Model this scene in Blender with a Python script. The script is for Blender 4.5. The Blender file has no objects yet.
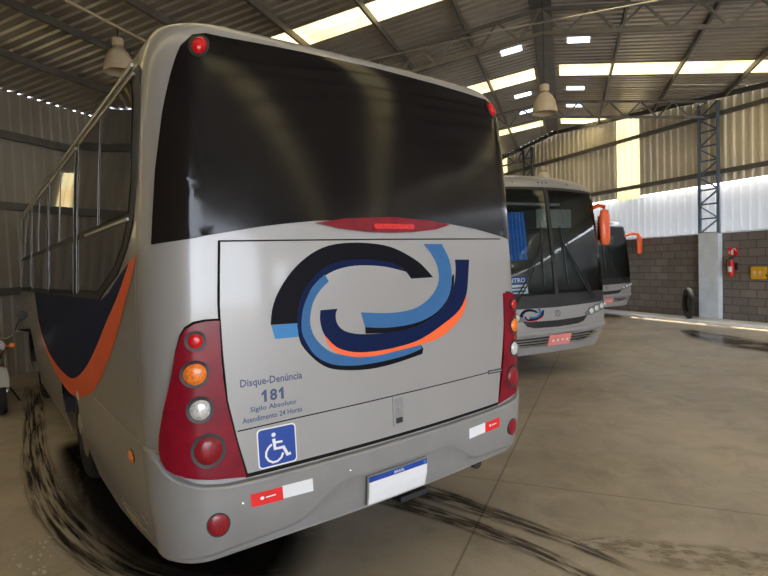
import bpy, bmesh, math, random
from mathutils import Vector, Matrix
from mathutils.geometry import tessellate_polygon
random.seed(7)
SC = bpy.context.scene
COL = SC.collection
# ---------------------------------------------------------------- camera
cd = bpy.data.cameras.new('camera'); cam = bpy.data.objects.new('camera', cd); COL.objects.link(cam)
right = Vector((0.79147655, -0.61010585, -0.0365476)); down = Vector((-0.05701833, -0.01416836, -0.99827259)); fwd = Vector((0.60853413, 0.79219323, -0.04600114))
cam.matrix_world = Matrix(((right.x, -down.x, -fwd.x, -1.79484), (right.y, -down.y, -fwd.y, -2.25801), (right.z, -down.z, -fwd.z, 1.75), (0, 0, 0, 1)))
cd.sensor_width = 36; cd.lens = 529.88/768*36; cd.clip_start = .05; cd.clip_end = 300
SC.camera = cam
# ---------------------------------------------------------------- sky, sun, exposure
W = bpy.data.worlds.new('sky'); SC.world = W; W.use_nodes = True
wb = W.node_tree.nodes['Background']; wb.inputs[0].default_value = (.80, .88, 1, 1); wb.inputs[1].default_value = 7
sl = bpy.data.lights.new('sun', 'SUN'); sl.energy = 5.5; sl.angle = math.radians(.6); sl.color = (1, .90, .72)
so = bpy.data.objects.new('sun', sl); COL.objects.link(so)
so.rotation_euler = Vector((-.55, -.30, -1.25)).to_track_quat('-Z', 'Y').to_euler()
SC.view_settings.view_transform = 'Standard'; SC.view_settings.look = 'None'; SC.view_settings.gamma = 1
SC.view_settings.use_curve_mapping = False; SC.view_settings.exposure = 0.68

# ---------------------------------------------------------------- helpers
def mat(name, col, rough=.5, metal=0., noise=0., nscale=4., bump=0., bscale=30., coat=0., spec=.5, emis=None, rvar=0.):
    m = bpy.data.materials.new(name); m.use_nodes = True
    nt = m.node_tree; b = nt.nodes['Principled BSDF']
    b.inputs['Base Color'].default_value = (*col, 1); b.inputs['Roughness'].default_value = rough; b.inputs['Metallic'].default_value = metal
    b.inputs['Coat Weight'].default_value = coat; b.inputs['Coat Roughness'].default_value = .08; b.inputs['Specular IOR Level'].default_value = spec
    tc = nt.nodes.new('ShaderNodeTexCoord')
    if noise > 0 or rvar > 0:
        n = nt.nodes.new('ShaderNodeTexNoise'); n.inputs['Scale'].default_value = nscale; n.inputs['Detail'].default_value = 6; n.inputs['Roughness'].default_value = .6
        nt.links.new(tc.outputs['Object'], n.inputs['Vector'])
        if noise > 0:
            r = nt.nodes.new('ShaderNodeMapRange'); r.inputs[1].default_value = .3; r.inputs[2].default_value = .7
            r.inputs[3].default_value = 1-noise; r.inputs[4].default_value = 1+noise
            nt.links.new(n.outputs['Fac'], r.inputs[0])
            v = nt.nodes.new('ShaderNodeVectorMath'); v.operation = 'SCALE'; v.inputs[0].default_value = col
            nt.links.new(r.outputs[0], v.inputs['Scale']); nt.links.new(v.outputs[0], b.inputs['Base Color'])
        if rvar > 0:
            r2 = nt.nodes.new('ShaderNodeMapRange'); r2.inputs[1].default_value = .3; r2.inputs[2].default_value = .7
            r2.inputs[3].default_value = max(0, rough-rvar); r2.inputs[4].default_value = min(1, rough+rvar)
            nt.links.new(n.outputs['Fac'], r2.inputs[0]); nt.links.new(r2.outputs[0], b.inputs['Roughness'])
    if bump > 0:
        n2 = nt.nodes.new('ShaderNodeTexNoise'); n2.inputs['Scale'].default_value = bscale; n2.inputs['Detail'].default_value = 4
        bp = nt.nodes.new('ShaderNodeBump'); bp.inputs['Strength'].default_value = bump; bp.inputs['Distance'].default_value = .01
        nt.links.new(tc.outputs['Object'], n2.inputs['Vector']); nt.links.new(n2.outputs['Fac'], bp.inputs['Height']); nt.links.new(bp.outputs[0], b.inputs['Normal'])
    if emis:
        b.inputs['Emission Color'].default_value = (*emis[0], 1); b.inputs['Emission Strength'].default_value = emis[1]
    return m

def link(name, bm, mats, parent=None, smooth=False, recalc=True):
    if recalc: bmesh.ops.recalc_face_normals(bm, faces=bm.faces[:])
    me = bpy.data.meshes.new(name); bm.to_mesh(me); bm.free()
    for m in (mats if isinstance(mats, (list, tuple)) else [mats]): me.materials.append(m)
    if smooth:
        for p in me.polygons: p.use_smooth = True
        if smooth == 'auto': me.set_sharp_from_angle(angle=math.radians(35))
    o = bpy.data.objects.new(name, me); COL.objects.link(o)
    if parent: o.parent = parent
    return o
def tag(o, label=None, cat=None, group=None, kind=None):
    if label: o['label'] = label
    if cat: o['category'] = cat
    if group: o['group'] = group
    if kind: o['kind'] = kind
    return o
def empty(name, loc=(0,0,0), rz=0):
    o = bpy.data.objects.new(name, None); COL.objects.link(o); o.location = loc; o.rotation_euler = (0,0,rz); o.empty_display_size = .1
    return o
def box(bm, lo, hi, M=None, mi=0):
    vs = [bm.verts.new(Vector((x,y,z))) for x in (lo[0],hi[0]) for y in (lo[1],hi[1]) for z in (lo[2],hi[2])]
    if M:
        for v in vs: v.co = M @ v.co
    for q in ((0,1,3,2),(4,6,7,5),(0,4,5,1),(2,3,7,6),(0,2,6,4),(1,5,7,3)):
        f = bm.faces.new([vs[i] for i in q]); f.material_index = mi
def bar(bm, a, b, w=.05, h=None, mi=0):
    a, b = Vector(a), Vector(b); h = h or w; d = (b-a).normalized()
    up = Vector((0,0,1)) if abs(d.z) < .95 else Vector((1,0,0))
    s = d.cross(up).normalized(); u = s.cross(d).normalized()
    vs = [bm.verts.new(p + s*sx*w/2 + u*sy*h/2) for p in (a,b) for sx,sy in ((-1,-1),(1,-1),(1,1),(-1,1))]
    for q in ((0,1,2,3),(7,6,5,4),(0,4,5,1),(1,5,6,2),(2,6,7,3),(3,7,4,0)):
        f = bm.faces.new([vs[i] for i in q]); f.material_index = mi
def tube(bm, pts, r, n=8, mi=0, closed=False):
    pts = [Vector(p) for p in pts]; rings = []
    rr = r if isinstance(r, (list,tuple)) else [r]*len(pts)
    m = len(pts)
    for i, p in enumerate(pts):
        if closed: d = pts[(i+1)%m]-pts[i-1]
        else: d = pts[min(i+1,m-1)]-pts[max(i-1,0)]
        d.normalize(); up = Vector((0,0,1)) if abs(d.z) < .9 else Vector((1,0,0))
        s = d.cross(up).normalized(); u = s.cross(d)
        rings.append([bm.verts.new(p + (s*math.cos(t)+u*math.sin(t))*rr[i]) for t in [2*math.pi*k/n for k in range(n)]])
    for i in range(m if closed else m-1):
        A, B2 = rings[i], rings[(i+1)%m]
        for k in range(n):
            f = bm.faces.new((A[k],A[(k+1)%n],B2[(k+1)%n],B2[k])); f.material_index = mi
    if not closed:
        for R in (rings[0], rings[-1]):
            f = bm.faces.new(R); f.material_index = mi
def lathe(bm, prof, M=None, n=24, mi=0, cap=True):
    """prof = (radius, height) pairs about local z"""
    M = M or Matrix(); rings = []
    for r, z in prof:
        rings.append([bm.verts.new(M @ Vector((r*math.cos(2*math.pi*k/n), r*math.sin(2*math.pi*k/n), z))) for k in range(n)])
    for A, B2 in zip(rings, rings[1:]):
        for k in range(n):
            f = bm.faces.new((A[k],A[(k+1)%n],B2[(k+1)%n],B2[k])); f.material_index = mi
    if cap:
        for R in (rings[0], rings[-1]):
            f = bm.faces.new(R); f.material_index = mi
def ellipse(cx, cz, rx, rz, n=24, a0=0):
    return [(cx+rx*math.cos(2*math.pi*k/n+a0), cz+rz*math.sin(2*math.pi*k/n+a0)) for k in range(n)]
def rrect(x0, z0, x1, z1, r, n=4):
    o = []
    for cx, cz, a in ((x1-r,z1-r,0),(x0+r,z1-r,90),(x0+r,z0+r,180),(x1-r,z0+r,270)):
        for k in range(n+1):
            t = math.radians(a+90*k/n); o.append((cx+r*math.cos(t), cz+r*math.sin(t)))
    return o
def stroke(pts, w):
    """outline polygon of a polyline of width w"""
    L, R = [], []
    for i, p in enumerate(pts):
        a = pts[max(i-1,0)]; b = pts[min(i+1,len(pts)-1)]
        dx, dy = b[0]-a[0], b[1]-a[1]; l = math.hypot(dx,dy) or 1
        L.append((p[0]-dy/l*w/2, p[1]+dx/l*w/2)); R.append((p[0]+dy/l*w/2, p[1]-dx/l*w/2))
    return L + R[::-1]
def smooth_poly(pts, closed=False, k=3):
    """Catmull-Rom through 2-D points"""
    o = []; n = len(pts)
    rng = range(n) if closed else range(n-1)
    for i in rng:
        P = [pts[(i+j)%n] if closed else pts[min(max(i+j,0),n-1)] for j in (-1,0,1,2)]
        for q in range(k):
            t = q/k
            o.append(tuple(.5*((2*P[1][c])+(-P[0][c]+P[2][c])*t+(2*P[0][c]-5*P[1][c]+4*P[2][c]-P[3][c])*t*t+(-P[0][c]+3*P[1][c]-3*P[2][c]+P[3][c])*t**3) for c in (0,1)))
    if not closed: o.append(tuple(pts[-1]))
    return o
def soft_poly(pts, k=3, corner=45):
    """closed outline with its gentle bends rounded and its sharp corners kept"""
    n = len(pts); o = []
    def turn(i):
        a, b, c = pts[i-1], pts[i], pts[(i+1)%n]
        t = math.degrees(math.atan2(c[1]-b[1], c[0]-b[0]) - math.atan2(b[1]-a[1], b[0]-a[0])); return abs((t+180)%360-180)
    sharp = [turn(i) > corner for i in range(n)]
    for i in range(n):
        j = (i+1)%n; p1, p2 = pts[i], pts[j]
        p0 = (2*p1[0]-p2[0], 2*p1[1]-p2[1]) if sharp[i] else pts[i-1]
        p3 = (2*p2[0]-p1[0], 2*p2[1]-p1[1]) if sharp[j] else pts[(j+1)%n]
        for q in range(k):
            t = q/k
            o.append(tuple(.5*(2*p1[c]+(p2[c]-p0[c])*t+(2*p0[c]-5*p1[c]+4*p2[c]-p3[c])*t*t+(3*p1[c]-p0[c]-3*p2[c]+p3[c])*t**3) for c in (0,1)))
    return o
def patch_bm(bm, poly, mapf, off, depth=0., step=.08, mi=0):
    """polygon in surface coordinates laid on the surface `off` outside it; `depth` folds a rim back towards it"""
    t = bmesh.new()
    vs = [t.verts.new((p[0], p[1], 0)) for p in poly]
    for tri in tessellate_polygon([[Vector((p[0],p[1],0)) for p in poly]]):
        try: t.faces.new([vs[i] for i in tri])
        except ValueError: pass
    x0, x1 = min(p[0] for p in poly), max(p[0] for p in poly); z0, z1 = min(p[1] for p in poly), max(p[1] for p in poly)
    for c in range(2):
        lo, hi = (x0,x1) if c == 0 else (z0,z1)
        k = math.floor(lo/step)+1
        while k*step < hi-1e-5:
            co = Vector((k*step,0,0)) if c == 0 else Vector((0,k*step,0)); no = Vector((1,0,0)) if c == 0 else Vector((0,1,0))
            bmesh.ops.bisect_plane(t, geom=t.verts[:]+t.edges[:]+t.faces[:], plane_co=co, plane_no=no, dist=1e-6)
            k += 1
    bmesh.ops.recalc_face_normals(t, faces=t.faces[:])
    t.verts.index_update()
    top = [bm.verts.new(mapf(v.co.x, v.co.y, off)) for v in t.verts]
    for f in t.faces:
        idx = [v.index for v in f.verts]
        if f.normal.z < 0: idx.reverse()
        nf = bm.faces.new([top[i] for i in idx]); nf.material_index = mi
    if depth:
        low = {}
        for e in t.edges:
            if len(e.link_faces) == 1:
                for v in e.verts:
                    if v.index not in low: low[v.index] = bm.verts.new(mapf(v.co.x, v.co.y, off-depth))
        for e in t.edges:
            if len(e.link_faces) == 1:
                a, b = e.verts[0].index, e.verts[1].index
                nf = bm.faces.new((top[a], top[b], low[b], low[a])); nf.material_index = mi
    t.free()
def patch(name, m, poly, mapf, off=.004, depth=0., parent=None, step=.08, smooth='auto'):
    bm = bmesh.new(); patch_bm(bm, poly, mapf, off, depth, step)
    return link(name, bm, m, parent, smooth)
def dome(bm, mapf, s, z, rs, rz, off, h, n=20, rings=5, mi=0):
    prev = None
    for i in range(rings):
        q = 1 - i/rings
        R = [bm.verts.new(mapf(s+rs*q*math.cos(2*math.pi*k/n), z+rz*q*math.sin(2*math.pi*k/n), off+h*math.sqrt(1-q*q))) for k in range(n)]
        if prev:
            for k in range(n):
                f = bm.faces.new((prev[k],prev[(k+1)%n],R[(k+1)%n],R[k])); f.material_index = mi
        prev = R
    c = bm.verts.new(mapf(s, z, off+h))
    for k in range(n):
        f = bm.faces.new((prev[k],prev[(k+1)%n],c)); f.material_index = mi
def text_mesh(txt, bold=.012, shear=0):
    """flat glyph triangles of a text one unit high, as (verts, faces, width)"""
    c = bpy.data.curves.new('t', 'FONT'); c.body = txt; c.size = 1; c.offset = bold; c.resolution_u = 2; c.shear = shear
    o = bpy.data.objects.new('t', c); COL.objects.link(o)
    me = bpy.data.meshes.new_from_object(o)
    V = [(v.co.x, v.co.y) for v in me.vertices]; Fc = [tuple(p.vertices) for p in me.polygons]
    bpy.data.objects.remove(o); bpy.data.curves.remove(c); bpy.data.meshes.remove(me)
    return V, Fc
def text_bm(bm, txt, x0, z0, width, height, mapf, off, mi=0, bold=.012, slope=0, flip=1):
    V, Fc = text_mesh(txt, bold)
    a, b = min(v[0] for v in V), max(v[0] for v in V); c, d = min(v[1] for v in V), max(v[1] for v in V)
    vs = []
    for x, y in V:
        u = (x-a)/(b-a); w = (y-c)/(d-c)
        vs.append(bm.verts.new(mapf(x0+flip*u*width, z0+w*height+slope*u*width, off)))
    for f in Fc:
        try: nf = bm.faces.new([vs[i] for i in f]); nf.material_index = mi
        except ValueError: pass
# ---------------------------------------------------------------- bus body surface
def lerp_tab(tab, z):
    # monotone cubic (Catmull-Rom) interpolation of rows (z, a, b, ...)
    n = len(tab)
    if z <= tab[0][0]: return list(tab[0][1:])
    if z >= tab[-1][0]: return list(tab[-1][1:])
    i = 0
    while tab[i+1][0] < z: i += 1
    z0, z1 = tab[i][0], tab[i+1][0]
    h = z1 - z0; t = (z - z0) / h
    out = []
    for k in range(1, len(tab[0])):
        d = (tab[i+1][k] - tab[i][k]) / h
        def slope(j):
            if j <= 0 or j >= n-1: return d
            a = (tab[j][k]-tab[j-1][k])/(tab[j][0]-tab[j-1][0]); b = (tab[j+1][k]-tab[j][k])/(tab[j+1][0]-tab[j][0])
            return 0 if a*b <= 0 else 2*a*b/(a+b)
        m0, m1 = slope(i)*h, slope(i+1)*h
        t2, t3 = t*t, t*t*t
        out.append((2*t3-3*t2+1)*tab[i][k] + (t3-2*t2+t)*m0 + (-2*t3+3*t2)*tab[i+1][k] + (t3-t2)*m1)
    return out
# rows: height, half width, rear inset, front inset
PROFILES = {'rear': [(.32,1.155,.05,.16),(.45,1.19,.03,.10),(.60,1.215,.0,.03),(.85,1.228,.0,.0),(1.1,1.232,.0,.02),(1.5,1.230,.0,.055),(1.88,1.212,.01,.105),
           (2.3,1.185,.022,.17),(2.5,1.17,.03,.21),(2.6,1.16,.035,.235),(2.70,1.148,.042,.28),(2.78,1.125,.055,.34),(2.86,1.085,.08,.43),
           (2.905,.99,.12,.56),(2.926,.82,.20,.72),(2.936,.52,.45,1.0),(2.940,.1,.9,1.4)],
 'front': [(.32,1.16,.05,.14),(.45,1.20,.03,.08),(.60,1.235,.0,.03),(.85,1.25,.0,.0),(1.1,1.25,.0,.02),(1.5,1.245,.0,.05),(1.88,1.235,.01,.09),
           (2.3,1.22,.022,.14),(2.5,1.21,.03,.165),(2.6,1.205,.035,.18),(2.70,1.195,.042,.20),(2.80,1.17,.055,.235),(2.90,1.11,.08,.31),
           (2.955,1.0,.12,.42),(2.99,.84,.20,.58),(3.01,.55,.45,.9),(3.02,.1,.9,1.4)]}
SHAPE = ['rear']
CR = .40     # length of s given to a corner
def crown(z): 
    t = min(1, max(0, (z-2.35)/.4)); return (-.04 if SHAPE[0] == 'rear' else .03)*t*t*(3-2*t)
def surf(end, s, z, L=8.6):
    """end 'rear'/'front': s runs across the end (-1..1), round the corner (to 1.4) and on along the side."""
    w, ri, fi = lerp_tab(PROFILES[SHAPE[0]], z)
    a = min(w*.9, w - (.215 if end == 'rear' else .17)); yi = ri if end == 'rear' else fi
    bow = .055 if end == 'rear' else .10
    cy = .33 if end == 'rear' else .55
    yc = max(cy, yi + (.27 if end == 'rear' else .36))
    sg = -1 if s < 0 else 1; q = abs(s)
    if q <= 1: x = a*q; y = yi + bow*q*q
    elif q <= 1+CR:
        ph = (q-1)/CR*math.pi/2; y0 = yi + bow
        x = a + (w-a)*math.sin(ph); y = yc - (yc-y0)*math.cos(ph)
    else: x = w; y = yc + (q-1-CR)
    zz = z + crown(z)*(1-(x/1.2)**2)
    if end == 'front': y = L - y
    return (sg*x, y, zz)
def side_s(y, end='rear', L=8.6):
    yy = y if end == 'rear' else L-y
    return 1+CR+(yy-(.33 if end=='rear' else .55))
GATE = 4.2; GV, GV2 = -4.0, -18.5
B2P, B2R = (6.423,10.809,0), math.radians(170)
B3P, B3R = (13.834,13.227,0), math.radians(166)
LP1, LP2, LP3 = (.007,6.127,4.76), (6.02,3.25,4.33), (10.2,6.3,3.80)
# ---------------------------------------------------------------- the hall
A33 = math.atan2(.5524,.8336); E1 = Vector((.8336,.5524,0)); E2 = Vector((-.5524,.8336,0))
RZ, SL, ER, EL = 6.22, .13, -.57, 8.45          # ridge height, roof slope, ridge line, left wall
WN = Vector((math.sin(math.radians(75)), -math.cos(math.radians(75)), 0)); WD = Vector((math.cos(math.radians(75)), math.sin(math.radians(75)), 0)); WO = WN*11.9
U0, U1 = -7.0, 27.8
def G(u, v, z): return E1*u + E2*v + Vector((0,0,z))
def roofz(v): return RZ - SL*abs(v-ER)
def wallv(u):                                    # where the slanting wall crosses a line u = const
    s = (u - WO.dot(E1))/WD.dot(E1); return WO.dot(E2) + s*WD.dot(E2)
Bg = {}
def panel_mat(name, col, metal, rough, noise, nscale, streak=0):
    return mat(name, col, rough, metal, noise=noise, nscale=nscale, rvar=.08)
Bg['roof'] = mat('roof_sheet', (.44,.40,.35), .36, .5, noise=.22, nscale=1.3, rvar=.08)
Bg['wallsheet'] = mat('wall_sheet', (.80,.71,.55), .55, .05, noise=.14, nscale=1.1)
Bg['steel'] = mat('painted_steel', (.15,.14,.13), .5, .3, noise=.2)
Bg['steelblue'] = mat('blue_grey_steel', (.13,.17,.23), .5, .2, noise=.2)
Bg['sunlit_strip'] = mat('sunlit_strip_white', (.93,.93,.96), .6, noise=.03)
Bg['column'] = mat('pale_blue_paint', (.74,.81,.90), .6, noise=.10, nscale=3)
Bg['outside'] = mat('outside_ground', (.42,.38,.32), .9, noise=.15, nscale=.7)
def translucent(name, col, tr=.8, stain=.0):
    m = bpy.data.materials.new(name); m.use_nodes = True; nt = m.node_tree
    for n in list(nt.nodes): nt.nodes.remove(n)
    o = nt.nodes.new('ShaderNodeOutputMaterial'); t = nt.nodes.new('ShaderNodeBsdfTranslucent'); d = nt.nodes.new('ShaderNodeBsdfDiffuse'); mx = nt.nodes.new('ShaderNodeMixShader')
    mx.inputs[0].default_value = tr; d.inputs[0].default_value = (*col,1); t.inputs[0].default_value = (*col,1)
    if stain:
        tc = nt.nodes.new('ShaderNodeTexCoord'); n = nt.nodes.new('ShaderNodeTexNoise'); n.inputs['Scale'].default_value = 1.1; n.inputs['Detail'].default_value = 5
        r = nt.nodes.new('ShaderNodeMapRange'); r.inputs[1].default_value = .50; r.inputs[2].default_value = .66; mc = nt.nodes.new('ShaderNodeMixRGB')
        mc.inputs[1].default_value = (*col,1); mc.inputs[2].default_value = (col[0]*.85, col[1]*.55, col[2]*.3, 1)
        m2 = nt.nodes.new('ShaderNodeMath'); m2.operation = 'MULTIPLY'; m2.inputs[1].default_value = stain
        nt.links.new(tc.outputs['Object'], n.inputs[0]); nt.links.new(n.outputs['Fac'], r.inputs[0]); nt.links.new(r.outputs[0], m2.inputs[0]); nt.links.new(m2.outputs[0], mc.inputs[0]); nt.links.new(mc.outputs[0], t.inputs[0])
    nt.links.new(d.outputs[0], mx.inputs[1]); nt.links.new(t.outputs[0], mx.inputs[2]); nt.links.new(mx.outputs[0], o.inputs[0])
    return m
Bg['skylight'] = translucent('cream_fibreglass', (.30,.245,.125), .8, .6)
Bg['skywhite'] = translucent('white_fibreglass', (.34,.37,.42), .9)
Bg['lowsheet'] = translucent('pale_blue_sheet', (.40,.41,.43), .12)

def floor_mat():
    m = mat('concrete_floor', (.30,.245,.18), .5); nt = m.node_tree; b = nt.nodes['Principled BSDF']; L = nt.links.new
    tc = nt.nodes.new('ShaderNodeTexCoord')
    def noise(sc, det=6, rough=.6, vec=None, dist=0):
        n = nt.nodes.new('ShaderNodeTexNoise'); n.inputs['Scale'].default_value = sc; n.inputs['Detail'].default_value = det; n.inputs['Roughness'].default_value = rough; n.inputs['Distortion'].default_value = dist
        L(vec or tc.outputs['Object'], n.inputs['Vector']); return n.outputs['Fac']
    def rng(x, a, b_, c, d):
        r = nt.nodes.new('ShaderNodeMapRange'); [setattr(r.inputs[i+1], 'default_value', v) for i, v in enumerate((a,b_,c,d))]; L(x, r.inputs[0]); return r.outputs[0]
    def mixc(f, c1, c2):
        x = nt.nodes.new('ShaderNodeMixRGB'); L(f, x.inputs[0])
        for i, c in ((1,c1),(2,c2)):
            if isinstance(c, tuple): x.inputs[i].default_value = (*c,1)
            else: L(c, x.inputs[i])
        return x.outputs[0]
    c = mixc(rng(noise(.45,7,.62,None,.4),.35,.65,0,1), (.34,.285,.215), (.54,.46,.35))
    c = mixc(rng(noise(2.6,8,.7,None,.6),.48,.75,0,.55), c, (.20,.17,.13))
    c = mixc(rng(noise(1.3,5,.6,None,1.2),.57,.70,0,.35), c, (.58,.51,.40))
    c = mixc(rng(noise(38,3,.6),.66,.74,0,.6), c, (.09,.075,.06))
    # saw-cut joints of the slab
    sep = nt.nodes.new('ShaderNodeSeparateXYZ'); L(tc.outputs['Object'], sep.inputs[0])
    def line(p, q, w, far=0):
        d = Vector((q[0]-p[0], q[1]-p[1])).normalized(); n = Vector((-d.y, d.x)); k = n.dot(Vector(p))
        a = nt.nodes.new('ShaderNodeMath'); a.operation = 'MULTIPLY'; a.inputs[1].default_value = n.x; L(sep.outputs[0], a.inputs[0])
        c2 = nt.nodes.new('ShaderNodeMath'); c2.operation = 'MULTIPLY_ADD'; c2.inputs[1].default_value = n.y; L(sep.outputs[1], c2.inputs[0]); L(a.outputs[0], c2.inputs[2])
        e = nt.nodes.new('ShaderNodeMath'); e.operation = 'SUBTRACT'; e.inputs[1].default_value = k; L(c2.outputs[0], e.inputs[0])
        f = nt.nodes.new('ShaderNodeMath'); f.operation = 'PINGPONG'; f.inputs[1].default_value = far or 1000; L(e.outputs[0], f.inputs[0])
        return rng(f.outputs[0], w*.5, w, 1, 0)
    j1 = line((4.71,2.38),(.22,-.17),.010,5.8); j2 = line((1.22,.80),(2.17,-.92),.008,5.8)
    mx = nt.nodes.new('ShaderNodeMath'); mx.operation = 'MAXIMUM'; L(j1, mx.inputs[0]); L(j2, mx.inputs[1])
    ms = nt.nodes.new('ShaderNodeMath'); ms.operation = 'MULTIPLY'; ms.inputs[1].default_value = .6; L(mx.outputs[0], ms.inputs[0])
    c = mixc(ms.outputs[0], c, (.10,.08,.06))
    L(c, b.inputs['Base Color'])
    L(rng(noise(.8,6,.65,None,.8),.3,.7,.30,.62), b.inputs['Roughness'])
    bp = nt.nodes.new('ShaderNodeBump'); bp.inputs['Strength'].default_value = .25; bp.inputs['Distance'].default_value = .006
    L(noise(14,8,.7), bp.inputs['Height']); L(bp.outputs[0], b.inputs['Normal'])
    return m
bm = bmesh.new()
fl = [G(U0-1,-30,0), G(U1+2,-30,0), G(U1+2,EL+.3,0), G(U0-1,EL+.3,0)]
tp = [bm.verts.new(p) for p in fl]; lo = [bm.verts.new(p-Vector((0,0,.1))) for p in fl]
bm.faces.new(tp); bm.faces.new(lo[::-1])
for i in range(4): bm.faces.new((tp[i],lo[i],lo[(i+1)%4],tp[(i+1)%4]))
tag(link('floor', bm, floor_mat()), kind='structure')
bm = bmesh.new(); box(bm, (-60,-60,-.3), (60,60,-.14)); tag(link('trim_16', bm, Bg['outside']), kind='structure')

def corr_profile(a, b, pitch=.19, d=.03):
    """(position, depth) across a trapezoid-ribbed sheet from a to b"""
    o = []; k = math.floor(a/pitch)
    while k*pitch < b:
        for f, h in ((0,0),(.12,d),(.38,d),(.5,0)):
            x = (k+f)*pitch
            if a <= x <= b: o.append((x,h))
        k += 1
    return [(a,0)] + [p for p in o if a+1e-4 < p[0] < b-1e-4] + [(b,0)]
STRIPS = [(-3.0,-2.3),(.35,1.05),(5.38,6.03),(10.40,11.18),(15.3,16.1),(20,20.75),(25,25.7)]
def roof_side(bm, side, u0, u1, v_in, v_out):
    prev = None
    for u, h in corr_profile(u0, u1):
        wv = wallv(u); a, b = v_in, v_out
        if side < 0: b = max(b, wv); 
        else: a = max(a, wv)
        if (side < 0 and b >= a) or (side > 0 and a >= b): prev = None; continue
        c = [bm.verts.new(G(u, a, roofz(a)+h)), bm.verts.new(G(u, b, roofz(b)+h))]
        if prev: bm.faces.new((prev[0],prev[1],c[1],c[0]))
        prev = c
rb = bmesh.new()
MINI = [(8.8,9.12),(12.05,12.38),(13.75,14.05)]
edges = sorted([U0, U1] + [x for s in STRIPS+MINI if s[0] > U0 for x in s])
for i in range(0, len(edges)-1, 2):
    roof_side(rb, -1, edges[i], edges[i+1], ER, -24); roof_side(rb, 1, edges[i], edges[i+1], ER, EL)
n = 1
for u0, u1 in STRIPS:
    if u0 < U0: continue
    roof_side(rb, -1, u0, u1, ER, ER-.28); roof_side(rb, 1, u0, u1, ER, ER+.28); roof_side(rb, 1, u0, u1, 4.2 if u0 > 2 else EL-.3, EL)
    for side in (-1,1):
        bm = bmesh.new(); roof_side(bm, side, u0, u1, ER+side*.28, -24 if side < 0 else (4.2 if u0 > 2 else EL-.3))  # near strips, out of view, lengthened leftwards to brighten the bus's left side
        if len(bm.faces): tag(link('window_%d' % n, bm, Bg['skylight']), kind='structure'); n += 1
        else: bm.free()
tag(link('ceiling', rb, Bg['roof']), kind='structure')
# small white translucent patches beside the ridge
rb2 = bmesh.new()
for u0, u1 in MINI:
    for side in (-1,1):
        roof_side(rb2, side, u0, u1, ER, ER+side*.45); roof_side(rb2, side, u0, u1, ER+side*.88, -24 if side < 0 else EL)
        bm = bmesh.new(); roof_side(bm, side, u0+.0, u1, ER+side*.45, ER+side*.88)
        tag(link('window_%d' % n, bm, Bg['skywhite']), kind='structure'); n += 1
tag(link('ceiling_patch_row', rb2, Bg['roof']), kind='structure')
# purlins and ridge
bm = bmesh.new()
for v in [ER-.16, ER+.16] + [ER-1.4-1.37*k for k in range(14)] + [.75,2.05,3.35,4.65,5.85,7.1,8.5]:
    ua, ub = U0, U1
    if v < 6 : 
        s = (v - WO.dot(E2))/WD.dot(E2); ub_w = WO.dot(E1)+s*WD.dot(E1); ub = min(U1, ub_w-.05)
    if ub > ua: bar(bm, G(ua,v,roofz(v)-.08), G(ub,v,roofz(v)-.07), .045, .11)
tag(link('trim_1', bm, Bg['steel']), kind='structure')
bm = bmesh.new(); bar(bm, G(U0,ER,RZ-.12), G(16.5,ER,RZ-.12), .34, .06); tag(link('trim_17', bm, Bg['steel']), kind='structure')
# lattice rafters
def lattice(bm, p, q, p2, q2, n, w=.06):
    p, q, p2, q2 = map(Vector, (p,q,p2,q2)); bar(bm, p, q, w); bar(bm, p2, q2, w)
    for k in range(n):
        a = p.lerp(q, k/n); b = p2.lerp(q2, (k+.5)/n); c = p.lerp(q, (k+1)/n)
        bar(bm, a, b, w*.6); bar(bm, b, c, w*.6)
tn = 2
for u in (-5.0,1.2,7.1,12.9,18.6):
    bm = bmesh.new(); wv = wallv(u); vr = max(-22, wv+.1)
    if wv < ER:
        lattice(bm, G(u,ER,RZ-.16), G(u,vr,roofz(vr)-.16), G(u,ER,RZ-.58), G(u,vr,roofz(vr)-.56), max(3,int((ER-vr)/.75)))
    lattice(bm, G(u,max(ER,wv),roofz(max(ER,wv))-.16), G(u,EL-.1,roofz(EL)-.16), G(u,max(ER,wv),roofz(max(ER,wv))-.58), G(u,EL-.1,roofz(EL)-.56), 12)
    tag(link('trim_%d' % tn, bm, Bg['steel']), kind='structure'); tn += 1
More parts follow.
